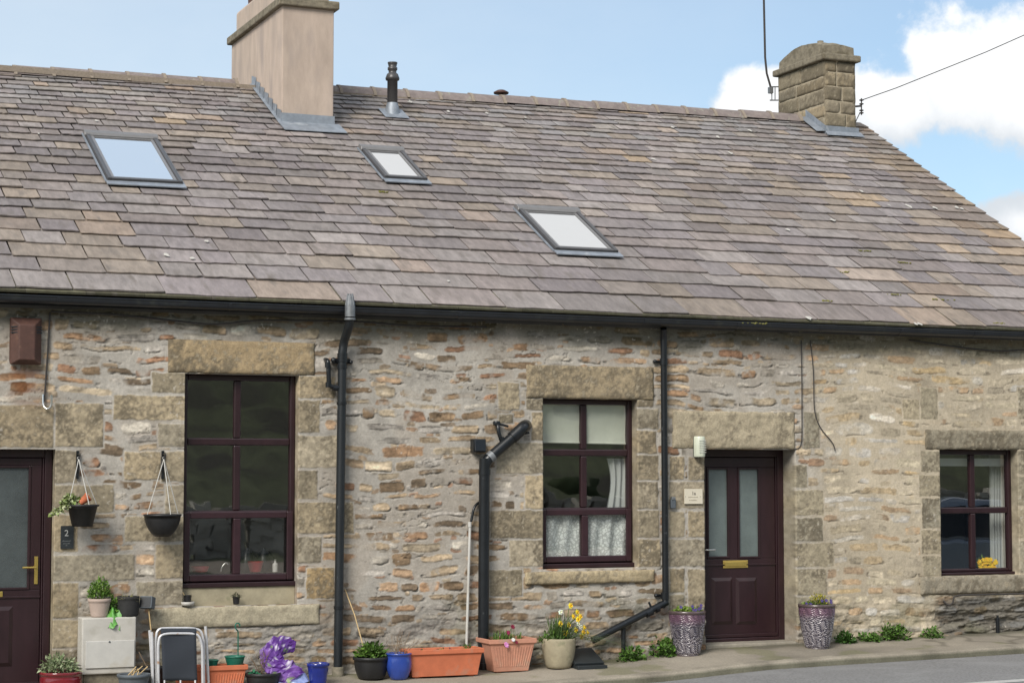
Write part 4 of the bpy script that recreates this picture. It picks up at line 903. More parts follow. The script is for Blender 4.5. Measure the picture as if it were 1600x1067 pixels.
d1 = door(D1[0], D1[1], W(1160, 1003, yd).z, D1[3], yd, [gx_(1104, 1139, 730, 872, yl), gx_(1152, 1187, 730, 872, yl)], [gx_(1111, 1144, 902, 975, yl), gx_(1149, 1182, 902, 975, yl)], 'frosted_glass', 'dark red door with two tall frosted panes')
g = G(); a, b, c, d = gx_(1129, 1168, 875, 887, yl); g.box((a, yl - .012, c), (b, yl - .002, d)).box((a + .02, yl - .018, c + .018), (b - .02, yl - .010, d - .012)); obj('letter_plate', g, 'brass', d1, bevel=.004)
g = G(); p = W(1101, 859, yl - .05); g.tube([p + Vector((-.02, .05, 0)), p + Vector((-.02, 0, 0)), p + Vector((.125, 0, 0))], .009, 8).box((p.x - .04, p.y + .04, p.z - .10), (p.x + .0, p.y + .05, p.z + .12)); obj('handle', g, 'steel', d1)
y2 = .12; yl = y2 + .022
d2 = door(D2[0], D2[1] - .003, D2[2], D2[3], y2, [gx_(-75, 49, 727, 922, yl)], [gx_(-75, 20, 948, 1042, yl)], 'frosted_dark', 'dark red door with one frosted pane', fr=.07)
g = G(); p = W(56.5, 888, yl - .012); g.box((p.x - .016, yl - .012, W(56, 912, yl).z), (p.x + .016, yl - .002, W(56, 869, yl).z)); q = W(56, 886, yl - .05); g.tube([q + Vector((0, .045, 0)), q, q + Vector((-.12, -.005, 0))], .010, 8); obj('handle', g, 'brass', d2, bevel=.003)
g = G(); a, b, c, d = gx_(-40, 4, 924, 934, yl); g.box((a, yl - .012, c), (b, yl - .002, d)); obj('letter_plate', g, 'brass', d2, bevel=.004)
g = G(); g.box((D1[0] + .004, -.01, GZ(10, 0) - .1), (D1[1] - .004, .34, W(1160, 1003, .1).z - .002)); obj('doorstep', g, 'step_stone', bld, bevel=.015)
for (D, yy) in ((D1, .335), (D2, .2)):
    g = G(); P = [(D[0], yy, -.4), (D[1], yy, -.4), (D[1], yy, D[3]), (D[0], yy, D[3])]; g.add(P, [(0, 1, 2, 3)]); obj('hall_backing', g, 'room_dark', bld)
# ================================================================== GROUND
def sheet(name, ys, zoff, m, xs=None, slope=None):
    xs = xs or [-60, -30, -10, 0, 2, 3, 4, 5, 5.8, 6.6, 7.5, 8.2, 8.8, 9.4, 10, 11, 12, 13.8, 16, 18, 25, 40, 60]
    g = G(); vs = [(x, y, z0(x) + zf(y)) for (y, zf) in ys for x in xs]; n = len(xs)
    g.add(vs, [(j * n + i, j * n + i + 1, (j + 1) * n + i + 1, (j + 1) * n + i) for j in range(len(ys) - 1) for i in range(n - 1)], smooth=False); return structure(name, g, m)
KY = -1.0
def build_pavement():
    xs = np.concatenate([[-60, -30, -10], np.arange(0, 17, .03), [20, 30, 60]]); ys = np.linspace(.3, KY + .10, 44); X, Y = np.meshgrid(xs, ys)
    Z = np.interp(X, _zx, _zz) + .06 * Y + .012 * fbm(X, Y, .5, 401, 4)
    base = np.array((.27, .24, .195)) * (1 + .45 * fbm(X, Y, .9, 403, 4)[..., None])
    dirt = (sstep(-.30, -.06, Y + .16 * fbm(X, Y, .3, 405, 4)) * .75)[..., None]; base = base * (1 - dirt) + np.array((.085, .08, .055)) * dirt
    crk = (sstep(.035, .010, abs(fbm(X, Y, 1.1, 407, 3))) * sstep(-.05, .1, fbm(X, Y, 1.7, 409, 2)) * .6)[..., None]; base = base * (1 - crk) + np.array((.09, .08, .06)) * crk
    ms = (sstep(.16, .34, fbm(X, Y, .45, 413, 4)) * .5)[..., None]; base = base * (1 - ms) + np.array((.15, .15, .075)) * ms
    g = G(); n = len(xs); g.add(np.stack([X, Y, Z], -1).reshape(-1, 3).tolist(), [(j * n + i, (j + 1) * n + i, (j + 1) * n + i + 1, j * n + i + 1) for j in range(len(ys) - 1) for i in range(n - 1)], np.clip(base, .03, .6).reshape(-1, 3).tolist(), smooth=True)
    return structure('pavement', g, 'paving')
build_pavement()
def build_kerb():
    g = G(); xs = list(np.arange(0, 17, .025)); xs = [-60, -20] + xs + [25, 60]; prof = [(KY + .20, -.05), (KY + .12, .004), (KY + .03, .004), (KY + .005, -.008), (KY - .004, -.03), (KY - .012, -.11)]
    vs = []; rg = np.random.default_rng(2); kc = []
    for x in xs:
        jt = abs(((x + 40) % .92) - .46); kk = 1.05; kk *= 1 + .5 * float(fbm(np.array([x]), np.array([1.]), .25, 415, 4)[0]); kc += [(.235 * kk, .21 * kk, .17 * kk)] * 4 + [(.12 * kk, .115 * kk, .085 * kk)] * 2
        o = .018 * float(fbm(np.array([x]), np.array([0.]), .35, 411, 4)[0])
        for k, (y, z) in enumerate(prof): vs.append((x, y + o * (k > 0), z0(x) + .06 * KY + (.0072 if k < 2 else 0) + z + o * .5 * (k < 5)))
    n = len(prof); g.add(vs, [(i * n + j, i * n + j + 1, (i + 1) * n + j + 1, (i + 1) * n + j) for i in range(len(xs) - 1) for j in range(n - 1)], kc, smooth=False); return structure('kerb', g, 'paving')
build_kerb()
rz_ = lambda y: .06 * KY - .072 + .015 * (KY - y) if y > -3.5 else .06 * KY - .072 + .0375 - .02 * (-3.5 - y)
sheet('road', [(-7.2, rz_), (-3.5, rz_), (KY + .02, rz_)], 0, 'asphalt')
sheet('layby', [(-21.9, lambda y: -.06 + .004 * (-y - 7)), (-7.1, lambda y: -.06)], 0, 'concrete')
sheet('road_line', [(-3.34, lambda y: rz_(y) + .004), (-3.16, lambda y: rz_(y) + .004)], 0, 'road_paint')
def build_hill():
    xs = np.linspace(-90, 110, 120); ys = np.concatenate([np.linspace(-7.15, -22, 20), np.linspace(-23, -150, 60)]); X, Y = np.meshgrid(xs, ys); d = -Y
    Z = np.interp(X, _zx, _zz) - .12 + .008 * (d - 7) + np.clip(d - 23, 0, None) * .30 + 2.2 * fbm(X, Y, 22, 421, 4) * sstep(23, 50, d) + .15 * fbm(X, Y, 2.5, 423, 3) * sstep(8, 12, d)
    Z = np.minimum(Z, 40)
    g = G(); n = len(xs); g.add(np.stack([X, Y, Z], -1).reshape(-1, 3).tolist(), [(j * n + i, (j + 1) * n + i, (j + 1) * n + i + 1, j * n + i + 1) for j in range(len(ys) - 1) for i in range(n - 1)], smooth=True); h_ = structure('hillside', g, 'grass')
    g = G(); rgb = random.Random(12)                # pale boulders and dark gorse on the slope
    for k in range(420):
        i, j = rgb.randrange(45, 95), rgb.randrange(21, 50); p = Vector((X[j, i] + rgb.uniform(-.8, .8), Y[j, i], Z[j, i])); r_ = rgb.uniform(.12, .34)
        c_ = rgb.choice([(.42, .41, .38), (.36, .35, .33), (.035, .05, .02), (.04, .055, .025), (.045, .05, .025)]); g.sphere(p, r_ * (1.6 if c_[0] < .1 else 1), 8, c_, (rgb.uniform(.8, 1.6), 1, rgb.uniform(.5, .9)))
    tag(obj('hillside_scrub', g, 'wall_stone'), kind='stuff'); return h_
build_hill()
g = G(); s = 900; g.add([(-s, -s, -1.2), (s, -s, -1.2), (s, s, -1.2), (-s, s, -1.2)], [(0, 1, 2, 3)]); structure('ground', g, 'grass')
# ================================================================== THINGS ON THE WALL
# bell box
a, b = W(14, 570, 0), W(64, 498, 0); cx, w2 = (a.x + b.x) / 2, (b.x - a.x) / 2; za, zb = a.z, b.z; hz = zb - za
g = G(); P = []
for (k, y, zt, zbm) in ((1, -.005, zb, za + hz * .06), (1, -.05, zb, za + hz * .0), (.50, -.12, zb - hz * .16, za + hz * .10)):
    P += [(cx - w2 * k, y, zbm), (cx + w2 * k, y, zbm), (cx + w2 * k, y, zt), (cx - w2 * k, y, zt)]
g.add(P, [(0, 1, 5, 4), (1, 2, 6, 5), (2, 3, 7, 6), (3, 0, 4, 7), (4, 5, 9, 8), (5, 6, 10, 9), (6, 7, 11, 10), (7, 4, 8, 11), (8, 9, 10, 11)])
bb = tag(obj('alarm_box', g, 'rust_box', bevel=.008), 'rusty brown bell box high on the wall above the left door', 'alarm box')
g = G()
for s_ in (-1, 1):
    for j in range(3): z = zb - hz * (.20 + .06 * j); M = Matrix.Translation((cx + s_ * w2 * .78, -.085, z)) @ Matrix.Rotation(s_ * R(33), 4, 'Z'); g.box((-.035, -.004, -.005), (.035, .004, .005), M=M)
obj('vent_slots', g, 'black_plastic', bb)

def cable(name, pts, r, label, y=-.02, m='cable', cat='cable', rr=.15):
    g = G().tube(arc([W(a, b, c[0] if c else y) for (a, b, *c) in pts], rr), r, 6); return tag(obj(name, g, m), label, cat)
cable('wall_cable', [(78, 488), (74, 560), (69, 628)], .008, 'dark cable running down beside the brown bell box')
cable('wall_cable', [(80, 487, -.05), (180, 491, -.05), (262, 500, -.04), (335, 508, -.04), (400, 500, -.05), (560, 502, -.05), (640, 509, -.05), (760, 511, -.05)], .008, 'dark cable sagging under the left half of the gutter')
cable('wall_cable', [(1252, 532), (1253, 610), (1253, 699), (1240, 702, .0)], .006, 'thin straight cable dropping to the corner of the right door')
cable('wall_cable', [(1266, 532), (1271, 575), (1272, 645), (1282, 670), (1302, 692), (1305, 704)], .006, 'thin cable curving down the wall right of the straight one')
cable('wall_cable', [(1420, 531, -.05), (1510, 544, -.03), (1560, 549, -.03), (1620, 545, -.05)], .008, 'cable looping under the gutter at the right edge')
cable('wall_cable', [(1474, 938, -.02), (1482, 946, -.06), (1489, 942, -.07), (1490, 932, -.07), (1500, 929, -.07), (1560, 928, -.06), (1640, 926, -.06)], .010, 'black cable below the sill of the low right window')
g = G().tube(arc([W(67, 616, -.03), W(67, 634, -.04), W(74, 640, -.07), W(81, 634, -.09), W(80, 617, -.09)], .05), .011, 8); tag(obj('wall_hook', g, 'steel'), 'shiny metal hook at the end of the cable over the left door', 'hook')

def text_mesh(txt, size, c, m, parent, name='lettering', y=0):
    cu = bpy.data.curves.new('t', 'FONT'); cu.body = txt; cu.size = size; cu.align_x = 'CENTER'; cu.align_y = 'CENTER'; cu.extrude = .0012
    o = bpy.data.objects.new('t', cu); COL.objects.link(o); bpy.context.view_layer.update()
    me = bpy.data.meshes.new_from_object(o.evaluated_get(bpy.context.evaluated_depsgraph_get())); bpy.data.objects.remove(o)
    M = Matrix.Translation(Vector(c) - Vector(ORG[parent.name])) @ Matrix.Rotation(R(90), 4, 'X'); me.transform(M); me.materials.clear(); me.materials.append(MATS[m]); me.name = name
    return link(name, me, parent, None)
def strokes(cx, y, z, wd, h, n, m, parent, seed):
    rg = random.Random(seed); g = G(); x = cx - wd / 2; st = wd / n
    for k in range(n):
        hh = h * rg.choice((.6, .6, 1)); g.box((x, y - .001, z), (x + st * .62, y + .001, z + hh)); x += st
    return obj('small_lettering', g, m, parent)
a, b = W(94, 857, 0), W(115, 821, 0)
g = G().box((a.x, -.022, a.z), (b.x, -.008, b.z)); pl = tag(obj('house_number_sign', g, 'slate_plaque', bevel=.002), 'dark slate sign with a pale 2 under the left basket', 'sign')
c = W(104, 833, -.024); text_mesh('2', .08, (c.x, -.0235, c.z), 'letter_grey', pl, 'number')
for (py, wd, n, sd_) in ((845.5, .075, 9, 1), (849.5, .06, 7, 2), (852.5, .016, 2, 3)): c = W(104, py, -.024); strokes(c.x, -.0232, c.z, wd, .010, n, 'letter_faint_dark', pl, sd_)
a, b = W(1068, 787, 0), W(1096, 763.5, 0)
g = G().box((a.x, -.026, a.z), (b.x, -.012, b.z)); pl = tag(obj('house_number_sign', g, 'plaque_stone', bevel=.002), 'cream sign reading 1a left of the two paned door', 'sign')
c = W(1084, 770.5, -.027); text_mesh('1a', .052, (c.x, -.0275, c.z), 'letter_dark', pl, 'number')
for (py, wd, n, sd_) in ((776.8, .115, 12, 4), (781.8, .09, 9, 5)): c = W(1083, py, -.027); strokes(c.x, -.0272, c.z, wd, .011, n, 'letter_faint', pl, sd_)
g = G()
for px in (1071, 1094): c = W(px, 775.5, -.027); g.sphere(c, .004, 8)
obj('screw', g, 'grey_metal', pl)
a = W(1049, 785, 0); g = G().box((a.x - .03, -.05, a.z - .06), (a.x + .03, -.012, a.z + .035)); ks = tag(obj('key_safe', g, 'grey_pot', bevel=.01), 'small grey key safe beside the black downpipe', 'key safe')
g = G().box((a.x - .022, -.056, a.z + .03), (a.x + .022, -.016, a.z + .06)); obj('lid', g, 'grey_metal', ks, bevel=.005)
a = W(1089, 698, 0); g = G().box((a.x - .055, -.045, a.z - .10), (a.x + .06, -.010, a.z + .10)); lp = tag(obj('bulkhead_lamp', g, 'black_plastic', bevel=.01), 'pale ribbed bulkhead lamp at the top left corner of the right door', 'lamp')
g = G(); M = Matrix.Translation((a.x, -.045, a.z))
prof = [(.0, -.105), (.058, -.105), (.062, -.09), (.062, .09), (.056, .108), (0, .108)]
n = 14; vs = []
for (r_, z) in prof:
    for j in range(n + 1): q = math.pi * j / n; vs.append(M @ Vector((max(r_, .001) * math.cos(q), -max(r_, .001) * 1.1 * math.sin(q), z)))
g.add(vs, [(i * (n + 1) + j, i * (n + 1) + j + 1, (i + 1) * (n + 1) + j + 1, (i + 1) * (n + 1) + j) for i in range(len(prof) - 1) for j in range(n)], smooth=True); obj('lens', g, 'lamp_glass', lp, bevel=.003)
g = G()
for j in range(6): z = -.06 + .024 * j; g.box((a.x - .03, -.1175, a.z + z), (a.x + .045, -.108, a.z + z + .006))
obj('lens_rib', g, 'white_plastic', lp)
p = W(1559, 985, -.05); g = G().tube([(p.x, p.y, p.z + .14), (p.x, p.y, p.z - .03)], .022, 10).tube([(p.x, p.y, p.z + .14), (p.x, p.y, p.z + .17)], .013, 8); tag(obj('stub_pipe', g, 'black_plastic'), 'short black capped pipe at the wall foot under the right window', 'pipe')

# aerial mast and overhead line
x0, x1, y0c, y1c, ztc = C2
yb = y1c - .06; g = G().tube([W(1191, -40, yb), W(1193.5, 0, yb), W(1195.5, 90, yb), W(1198, 115, yb), W(1204, 136, yb)], .016, 8)
ma = tag(obj('aerial_mast', g, 'cable'), 'slim bent aerial pole rising beside the stone chimney', 'aerial')
g = G(); q = W(1204, 141, yb); g.box((q.x - .03, q.y - .03, q.z - .05), (q.x + .03, q.y + .03, q.z + .04)); e_ = W(1214, 141, yb)
for py in (136, 157): A = W(1203, py, yb); B = W(1216, py, yb); g.tube([A, B], .010, 6)
for px in (1206, 1211): g.tube([W(px, 136, yb), W(px, 157, yb)], .009, 6)
obj('wall_bracket', g, 'grey_metal', ma)
ya = y0c + .12; A = W(1346, 157, ya)
g = G().tube([A, W(1400, 138, ya), W(1470, 110, ya), W(1540, 82, ya), W(1610, 51, ya), W(1900, -80, ya)], .0065, 6); oc = tag(obj('overhead_cable', g, 'cable'), 'overhead line running from the stone chimney across the clouds', 'overhead cable')
g = G().tube([W(1333, 167, ya), W(1345, 166, ya)], .014, 6).tube([W(1346, 154, ya), W(1346, 180, ya)], .010, 6)
for py in (157, 163, 173, 177): q = W(1346, py, ya); g.lathe([(.01, -.012), (.032, -.004), (.032, .006), (.01, .014)], q, 10)
g.tube([W(1343, 178, ya), W(1339, 186, ya), W(1335, 196, ya)], .007, 6); obj('insulator', g, 'cable', oc)
rg = random.Random(61)

# ================================================================== PLANTS
GREEN = [(.06, .13, .018), (.085, .17, .025), (.045, .095, .015), (.11, .19, .035), (.07, .12, .03)]
def clump(g, c, r, n, ln, wd, cols, up=.3, bend=.25, squash=1.0, shell=.3):
    for _ in range(n):
        d = Vector((rg.gauss(0, 1), rg.gauss(0, 1), rg.gauss(0, 1))).normalized(); q = rg.uniform(shell, 1) ** .6
        p = Vector(c) + Vector((d.x * r[0] * q, d.y * r[1] * q, abs(d.z) * r[2] * q * squash))
        dd = (d + Vector((0, 0, up)) + Vector((rg.gauss(0, .4), rg.gauss(0, .4), rg.gauss(0, .4)))).normalized()
        k = rg.uniform(.7, 1.25); cl = rg.choice(cols); s_ = rg.uniform(.6, 1.25)
        g.leaf(p, dd, (rg.gauss(0, .5), rg.gauss(0, .5), 1), ln * s_, wd * s_, tuple(v * k for v in cl), bend)
def blades(g, c, r, n, h, wd, cols, lean=.4, droop=.5, bias=(0, 0)):
    for _ in range(n):
        a = rg.uniform(0, 6.28); q = rg.random() ** .5 * r; p = Vector(c) + Vector((q * math.cos(a), q * math.sin(a), 0)); L_ = h * rg.uniform(.55, 1.1)
        d = Vector((rg.gauss(0, lean) + bias[0], rg.gauss(0, lean) + bias[1], 1)).normalized(); pts = []
        for k in range(5):
            t = k / 4; pts.append(p + d * L_ * t + Vector((d.x, d.y, -.6)) * droop * L_ * t * t * (abs(d.x) + abs(d.y)))
        s_ = Vector((-d.y, d.x, 0)); s_ = s_.normalized() if s_.length > .05 else Vector((1, 0, 0)); s_ = (s_ + Vector((rg.gauss(0, .6), rg.gauss(0, .2), 0))).normalized()
        k_ = rg.uniform(.7, 1.25); cl = tuple(v * k_ for v in rg.choice(cols)); vs = []
        for k, pt in enumerate(pts): w_ = wd * (1 - (k / 4) ** 2 * .92); vs += [pt - s_ * w_, pt + s_ * w_]
        g.add(vs, [(2 * k, 2 * k + 1, 2 * k + 3, 2 * k + 2) for k in range(4)], cl)
def twigs(g, c, n, h, spread, col=(.5, .5, .5), r=.004):
    for _ in range(n):
        p = Vector(c) + Vector((rg.gauss(0, .02), rg.gauss(0, .02), 0)); d = Vector((rg.gauss(0, spread), rg.gauss(0, spread), 1)).normalized(); pts = [p]
        for k in range(4): d = (d + Vector((rg.gauss(0, .25), rg.gauss(0, .25), 0))).normalized(); pts.append(pts[-1] + d * h / 4 * rg.uniform(.8, 1.2))
        g.tube(pts, [r, r * .85, r * .7, r * .5, r * .3], 5)
        for k in (1, 2, 3):
            for _ in range(2):
                e = (d + Vector((rg.gauss(0, .7), rg.gauss(0, .7), rg.gauss(0, .2)))).normalized(); g.tube([pts[k], pts[k] + e * h * .12, pts[k] + e * h * .22 + Vector((0, 0, h * .05))], [r * .5, r * .4, r * .25], 4)
def pot(name, base, rt, rb, h, m, label, cat='plant pot', rim=.012, rimh=.03, belly=0, soil=.82, n=36, group=None, foot=False):
    """round pot standing at base (centre of its foot)"""
    c = Vector(base); P = [(rb * .9, .0), (rb, .004)]
    for k in range(1, 8): t = k / 8; P.append((rb + (rt - rb) * t + belly * math.sin(math.pi * t), h * t * (1 - rimh / h)))
    P += [(rt, h - rimh), (rt + rim, h - rimh + .004), (rt + rim, h - .004), (rt + rim - .004, h), (rt - .008, h), (rt - .012, h - .01), (rt - .02, h * soil - .01)]
    o = tag(obj(name, G().lathe(P, c, n), m, origin=c), label, cat, group)
    obj('soil', G().disc(c + Vector((0, 0, h * soil)), rt - .012, 24, (.05, .035, .025), bump=.012), 'soil', o); return o
def stand(px, py, rb):
    """centre of a foot whose front edge is seen at a pixel"""
    p = GP(px, py); y = p.y + rb * .95; k = (p.y - CAM.y); x = CAM.x + (p.x - CAM.x) * (y - CAM.y) / k; return Vector((x, y, GZ(x, y)))
def rimpot(px, wpx, pyrim, y, rbf, *a, **k):
    """pot whose rim front is seen at pyrim, centre at distance y"""
    q = W(px, pyrim, y); r = wpx * mpp(q) / 2; b = Vector((q.x, y, GZ(q.x, y))); return pot(a[0], b, r, r * rbf, q.z - b.z, *a[1:], **k), r, Vector((q.x, y, q.z))

o, r, t = rimpot(95, 62, 1048, -.36, .72, 'flower_pot', 'red_glaze', 'glossy dark red pot with silvery leaves by the left door', belly=.03)
g = G(); clump(g, t + Vector((-.01, 0, -.02)), (.17, .14, .16), 420, .05, .010, [(.20, .25, .13), (.26, .30, .18), (.14, .19, .08)], .6); obj('foliage', g, 'leaf', o)
# meter box
YM = -.24; a, b = W(127, 1054, YM), W(213, 963, YM); gz_ = GZ(a.x, YM)
g = G().box((a.x, YM, a.z), (b.x, -.03, b.z)); mb = tag(obj('meter_box', g, 'meter_box', bevel=.012), 'stained white meter box standing against the wall with pots on top', 'meter box')
a2, b2 = W(133, 1044, YM), W(210, 999, YM); g = G().box((a2.x, YM - .014, a2.z), (b2.x, YM - .002, b2.z)); dd_ = obj('door', g, 'white_plastic', mb, bevel=.004)
q = W(171, 1002, YM - .015); g = G().lathe([(.009, -.004), (.009, .004), (.004, .006)], (0, 0, 0), 10).xform(Matrix.Translation(q) @ Matrix.Rotation(R(90), 4, 'X')); obj('lock', g, 'grey_metal', dd_)
g = G().box((a.x + .03, YM + .03, gz_ - .03), (b.x - .03, -.05, a.z + .002)); obj('plinth', g, 'cornice_stone', mb)
zt = b.z + .001
q = W(155, 964, -.15); r = 17 * mpp(q); c = Vector((q.x, -.15, zt)); o = pot('flower_pot', c, r, r * .74, .165, 'mauve_pot', 'pinkish grey pot of bushy bright green herb on the meter box', rim=.006)
g = G(); clump(g, c + Vector((.0, 0, .16)), (.10, .09, .18), 700, .04, .006, [(.10, .20, .03), (.16, .27, .05), (.07, .14, .02)], 1.0); clump(g, c + Vector((.12, .02, .02)), (.05, .05, .16), 160, .04, .012, [(.10, .22, .03), (.14, .26, .04)], .4); obj('foliage', g, 'leaf', o)
q = W(200, 963, -.15); c = Vector((q.x, -.15, zt)); r = 17 * mpp(q); o = pot('flower_pot', c, r, r * .9, .18, 'black_pot', 'glossy black pot of dry grass on the meter box', rim=.003, belly=.004); o.data.materials[0] = MATS['rubber']
g = G(); blades(g, c + Vector((0, 0, .15)), .06, 50, .12, .003, [(.30, .26, .12), (.22, .22, .10)], .7, 1.2); obj('foliage', g, 'leaf', o)
g = G(); n = 16; vs = []
cc_ = W(178, 965, YM - .01)
for i in range(n + 1):
    for j in range(n + 1):
        u, v = i / n - .5, j / n - .5; rr_ = 1 - .4 * abs(math.sin(7 * u + 3 * v)); x = cc_.x + u * .17 * rr_; y = YM + .05 + v * .13 - .02 * math.cos(9 * u); z = zt + .045 + .030 * math.sin(11 * u + 2) * math.cos(8 * v) + .02 * math.sin(23 * v + 9 * u) - .10 * max(0, -.06 - v) * 3
        vs.append((x, y, z))
g.add(vs, [(i * (n + 1) + j, (i + 1) * (n + 1) + j, (i + 1) * (n + 1) + j + 1, i * (n + 1) + j + 1) for i in range(n) for j in range(n)], smooth=True); tag(obj('green_cloth', g, 'bright_green'), 'crumpled bright green cloth hanging over the edge of the meter box', 'cloth')
q = W(230, 941, -.16); g = G(); M = Matrix.Translation(q) @ Matrix.Rotation(R(-35), 4, 'Z') @ Matrix.Rotation(R(-12), 4, 'X'); g.box((-.06, -.04, -.055), (.06, .05, .055), M=M); sl_ = tag(obj('garden_lamp', g, 'grey_pot', bevel=.006, origin=q), 'dark box headed garden lamp on a thin cane right of the meter box', 'lamp')
obj('lamp_face', G().box((-.05, -.044, -.045), (.05, -.0405, .045), M=M), 'black_plastic', sl_)
p = W(240, 1050, -.22); obj('cane', G().tube([q + Vector((.012, 0, -.04)), W(236, 985, -.18), (p.x, p.y, GZ(p.x, p.y))], .006, 6), 'bamboo', sl_)

# folded chair
YC = -.52
ch = empty('folding_chair', (W(280, 1067, YC).x, YC, GZ(W(280, 1067, YC).x, YC)), 'folded aluminium garden chair with a dark grey cloth seat', 'chair')
def zg(px, y): q = W(px, 1067, y); return Vector((q.x, y, GZ(q.x, y)))
def tubeset(name, lists, r, m): 
    for l in lists: obj(name, G().tube(arc(l, .06, 5), r, 10), m, ch)
cA, cB = zg(243, YC), zg(318, YC)
tubeset('back_frame', [[zg(245, YC), W(243, 1000, YC), W(246, 982, YC), W(262, 981, YC), W(300, 981, YC), W(314, 984, YC), W(318, 1000, YC), zg(319, YC)],
                       [zg(248, YC - .05), W(247, 1005, YC - .05), W(250, 992, YC - .05), W(262, 989, YC - .05), W(300, 989, YC - .05), W(311, 992, YC - .05), W(316, 1008, YC - .05), zg(317, YC - .05)]], .0125, 'aluminium')
tubeset('arm', [[zg(240, YC + .06), W(236, 1010, YC + .06), W(234, 984, YC + .06)], [zg(239, YC - .02), W(238, 1010, YC - .02), W(237, 987, YC - .02)], [zg(326, YC + .05), W(323, 1010, YC + .05), W(321, 978, YC + .05)]], .014, 'aluminium')
g = G(); nx, nz_ = 12, 16; vs = []
for j in range(nz_):
    for i in range(nx):
        u = i / (nx - 1); v = j / (nz_ - 1); A = W(252 + 54 * u + 2.5 * v, 984 + 79 * v, YC - .062); vs.append(A + Vector((0, .012 * math.sin(math.pi * u) + .006 * math.sin(6 * v + 3 * u), 0)))
g.add(vs, [((j + 1) * nx + i, (j + 1) * nx + i + 1, j * nx + i + 1, j * nx + i) for j in range(nz_ - 1) for i in range(nx - 1)], smooth=True)
st = obj('seat_cloth', g, 'chair_cloth', ch); so_ = st.modifiers.new('thick', 'SOLIDIFY'); so_.thickness = .006
g = G().tube([W(252, 986, YC - .03), W(306, 986, YC - .03)], .028, 12); obj('top_hem', g, 'chair_cloth', ch)
for px in (257, 282, 305): p = W(px, 1062, YC - .06); obj('leg', G().tube([p, zg(px, YC - .08)], .008, 8), 'aluminium', ch)

o, r, t = rimpot(236, 44, 1041, -.28, .8, 'flower_pot', 'black_pot', 'black pot with a bare stem half hidden behind the folded chair'); g = G().tube([t + Vector((-.02, 0, -.03)), W(226, 1035, -.28), W(217, 1018, -.28)], .004, 5); obj('stem', g, 'twig', o)
o, r, t = rimpot(209, 48, 1052, -.62, .75, 'flower_pot', 'grey_pot', 'blue grey plastic pot with cut stalks left of the folded chair'); g = G()
for k in range(7): g.tube([t + Vector((rg.gauss(0, .04), rg.gauss(0, .04), -.03)), t + Vector((rg.gauss(.02, .06), rg.gauss(0, .04), rg.uniform(.02, .07)))], .005, 5)
obj('stem', g, 'bamboo', o)
def trough(x0, x1, pyr, yf, dep, zbase, m, label, ribs=16, hcm=None, taper=.04, lab_cat='planter'):
    """tapered box planter; the front of its rim at pyr"""
    A = W(x0, pyr, yf); B = W(x1, pyr, yf); zt_ = (A.z + B.z) / 2; xa, xb = A.x, B.x; g = G(); h = zt_ - zbase
    def ring(dx, dy, z): return [(xa + dx, yf + dy, z), (xb - dx, yf + dy, z), (xb - dx, yf + dep - dy, z), (xa + dx, yf + dep - dy, z)]
    L_ = [ring(taper, taper * .7, zbase), ring(.020, .018, zt_ - .055), ring(.014, .012, zt_ - .05), ring(.0, .0, zt_ - .042), ring(0, 0, zt_), ring(.016, .016, zt_), ring(.022, .022, zt_ - .05)]
    vs = [p for l in L_ for p in l]; fs = [(3, 2, 1, 0)] + [(i * 4 + j, i * 4 + (j + 1) % 4, i * 4 + 4 + (j + 1) % 4, i * 4 + 4 + j) for i in range(len(L_) - 1) for j in range(4)]; g.add(vs, fs)
    for k in range(ribs):
        u = (k + .5) / ribs; xt = xa + .03 + (xb - xa - .06) * u; xl = xa + taper + .012 + (xb - xa - 2 * taper - .024) * u; q = .006
        za_, zb_ = zbase + h * .14, zt_ - .075; f0 = lambda z: yf + taper * .7 + (.018 - taper * .7) * (z - zbase) / (zt_ - .055 - zbase)
        g.add([(xl - q, f0(za_) - .0005, za_), (xl, f0(za_) - .007, za_), (xl + q, f0(za_) - .0005, za_), (xt - q, f0(zb_) - .0005, zb_), (xt, f0(zb_) - .007, zb_), (xt + q, f0(zb_) - .0005, zb_)], [(0, 1, 4, 3), (1, 2, 5, 4), (3, 4, 5), (0, 2, 1)])
    for xx in (xa + taper + .03, xb - taper - .08): g.box((xx, yf + taper, zbase - .012), (xx + .05, yf + dep - taper, zbase + .001))
    o = tag(obj('planter', g, m, bevel=.004), label, lab_cat)
    obj('soil', G().add(ring(.018, .018, zt_ - .03), [(0, 1, 2, 3)], (.05, .035, .025)), 'soil', o); return o, Vector(((xa + xb) / 2, yf + dep / 2, zt_ - .03)), xa, xb
x_ = W(330, 1067, -.42).x; o, t, xa, xb = trough(276, 388, 1040, -.46, .2, GZ(x_, -.4) + .012, 'terracotta', 'long ribbed orange trough partly behind the folded chair', 24)
for (px, wpx, pyr, lab, hk) in ((367, 31, 1024, 'round dark green hanging pot with a raised hook, standing in the left orange trough', 1), (331, 20, 1030, 'small dark green pot beside the chair frame in the left orange trough', 0)):
    q = W(px, pyr, t.y + .02); r = wpx * mpp(q) / 2; c = Vector((q.x, t.y + .02, t.z + .001)); oo = pot('flower_pot', c, r, r * .72, q.z - c.z, 'green_pot', lab, rim=.005, rimh=.012)
    if hk: A = W(372, 1024, t.y + .02); B = W(372, 985, t.y + .02); obj('hook', G().tube(arc([A, B, W(370, 984, t.y), W(367, 978, t.y), W(369, 973, t.y), W(374, 973, t.y), W(375, 978, t.y)], .03), .006, 8), 'green_pot', oo)
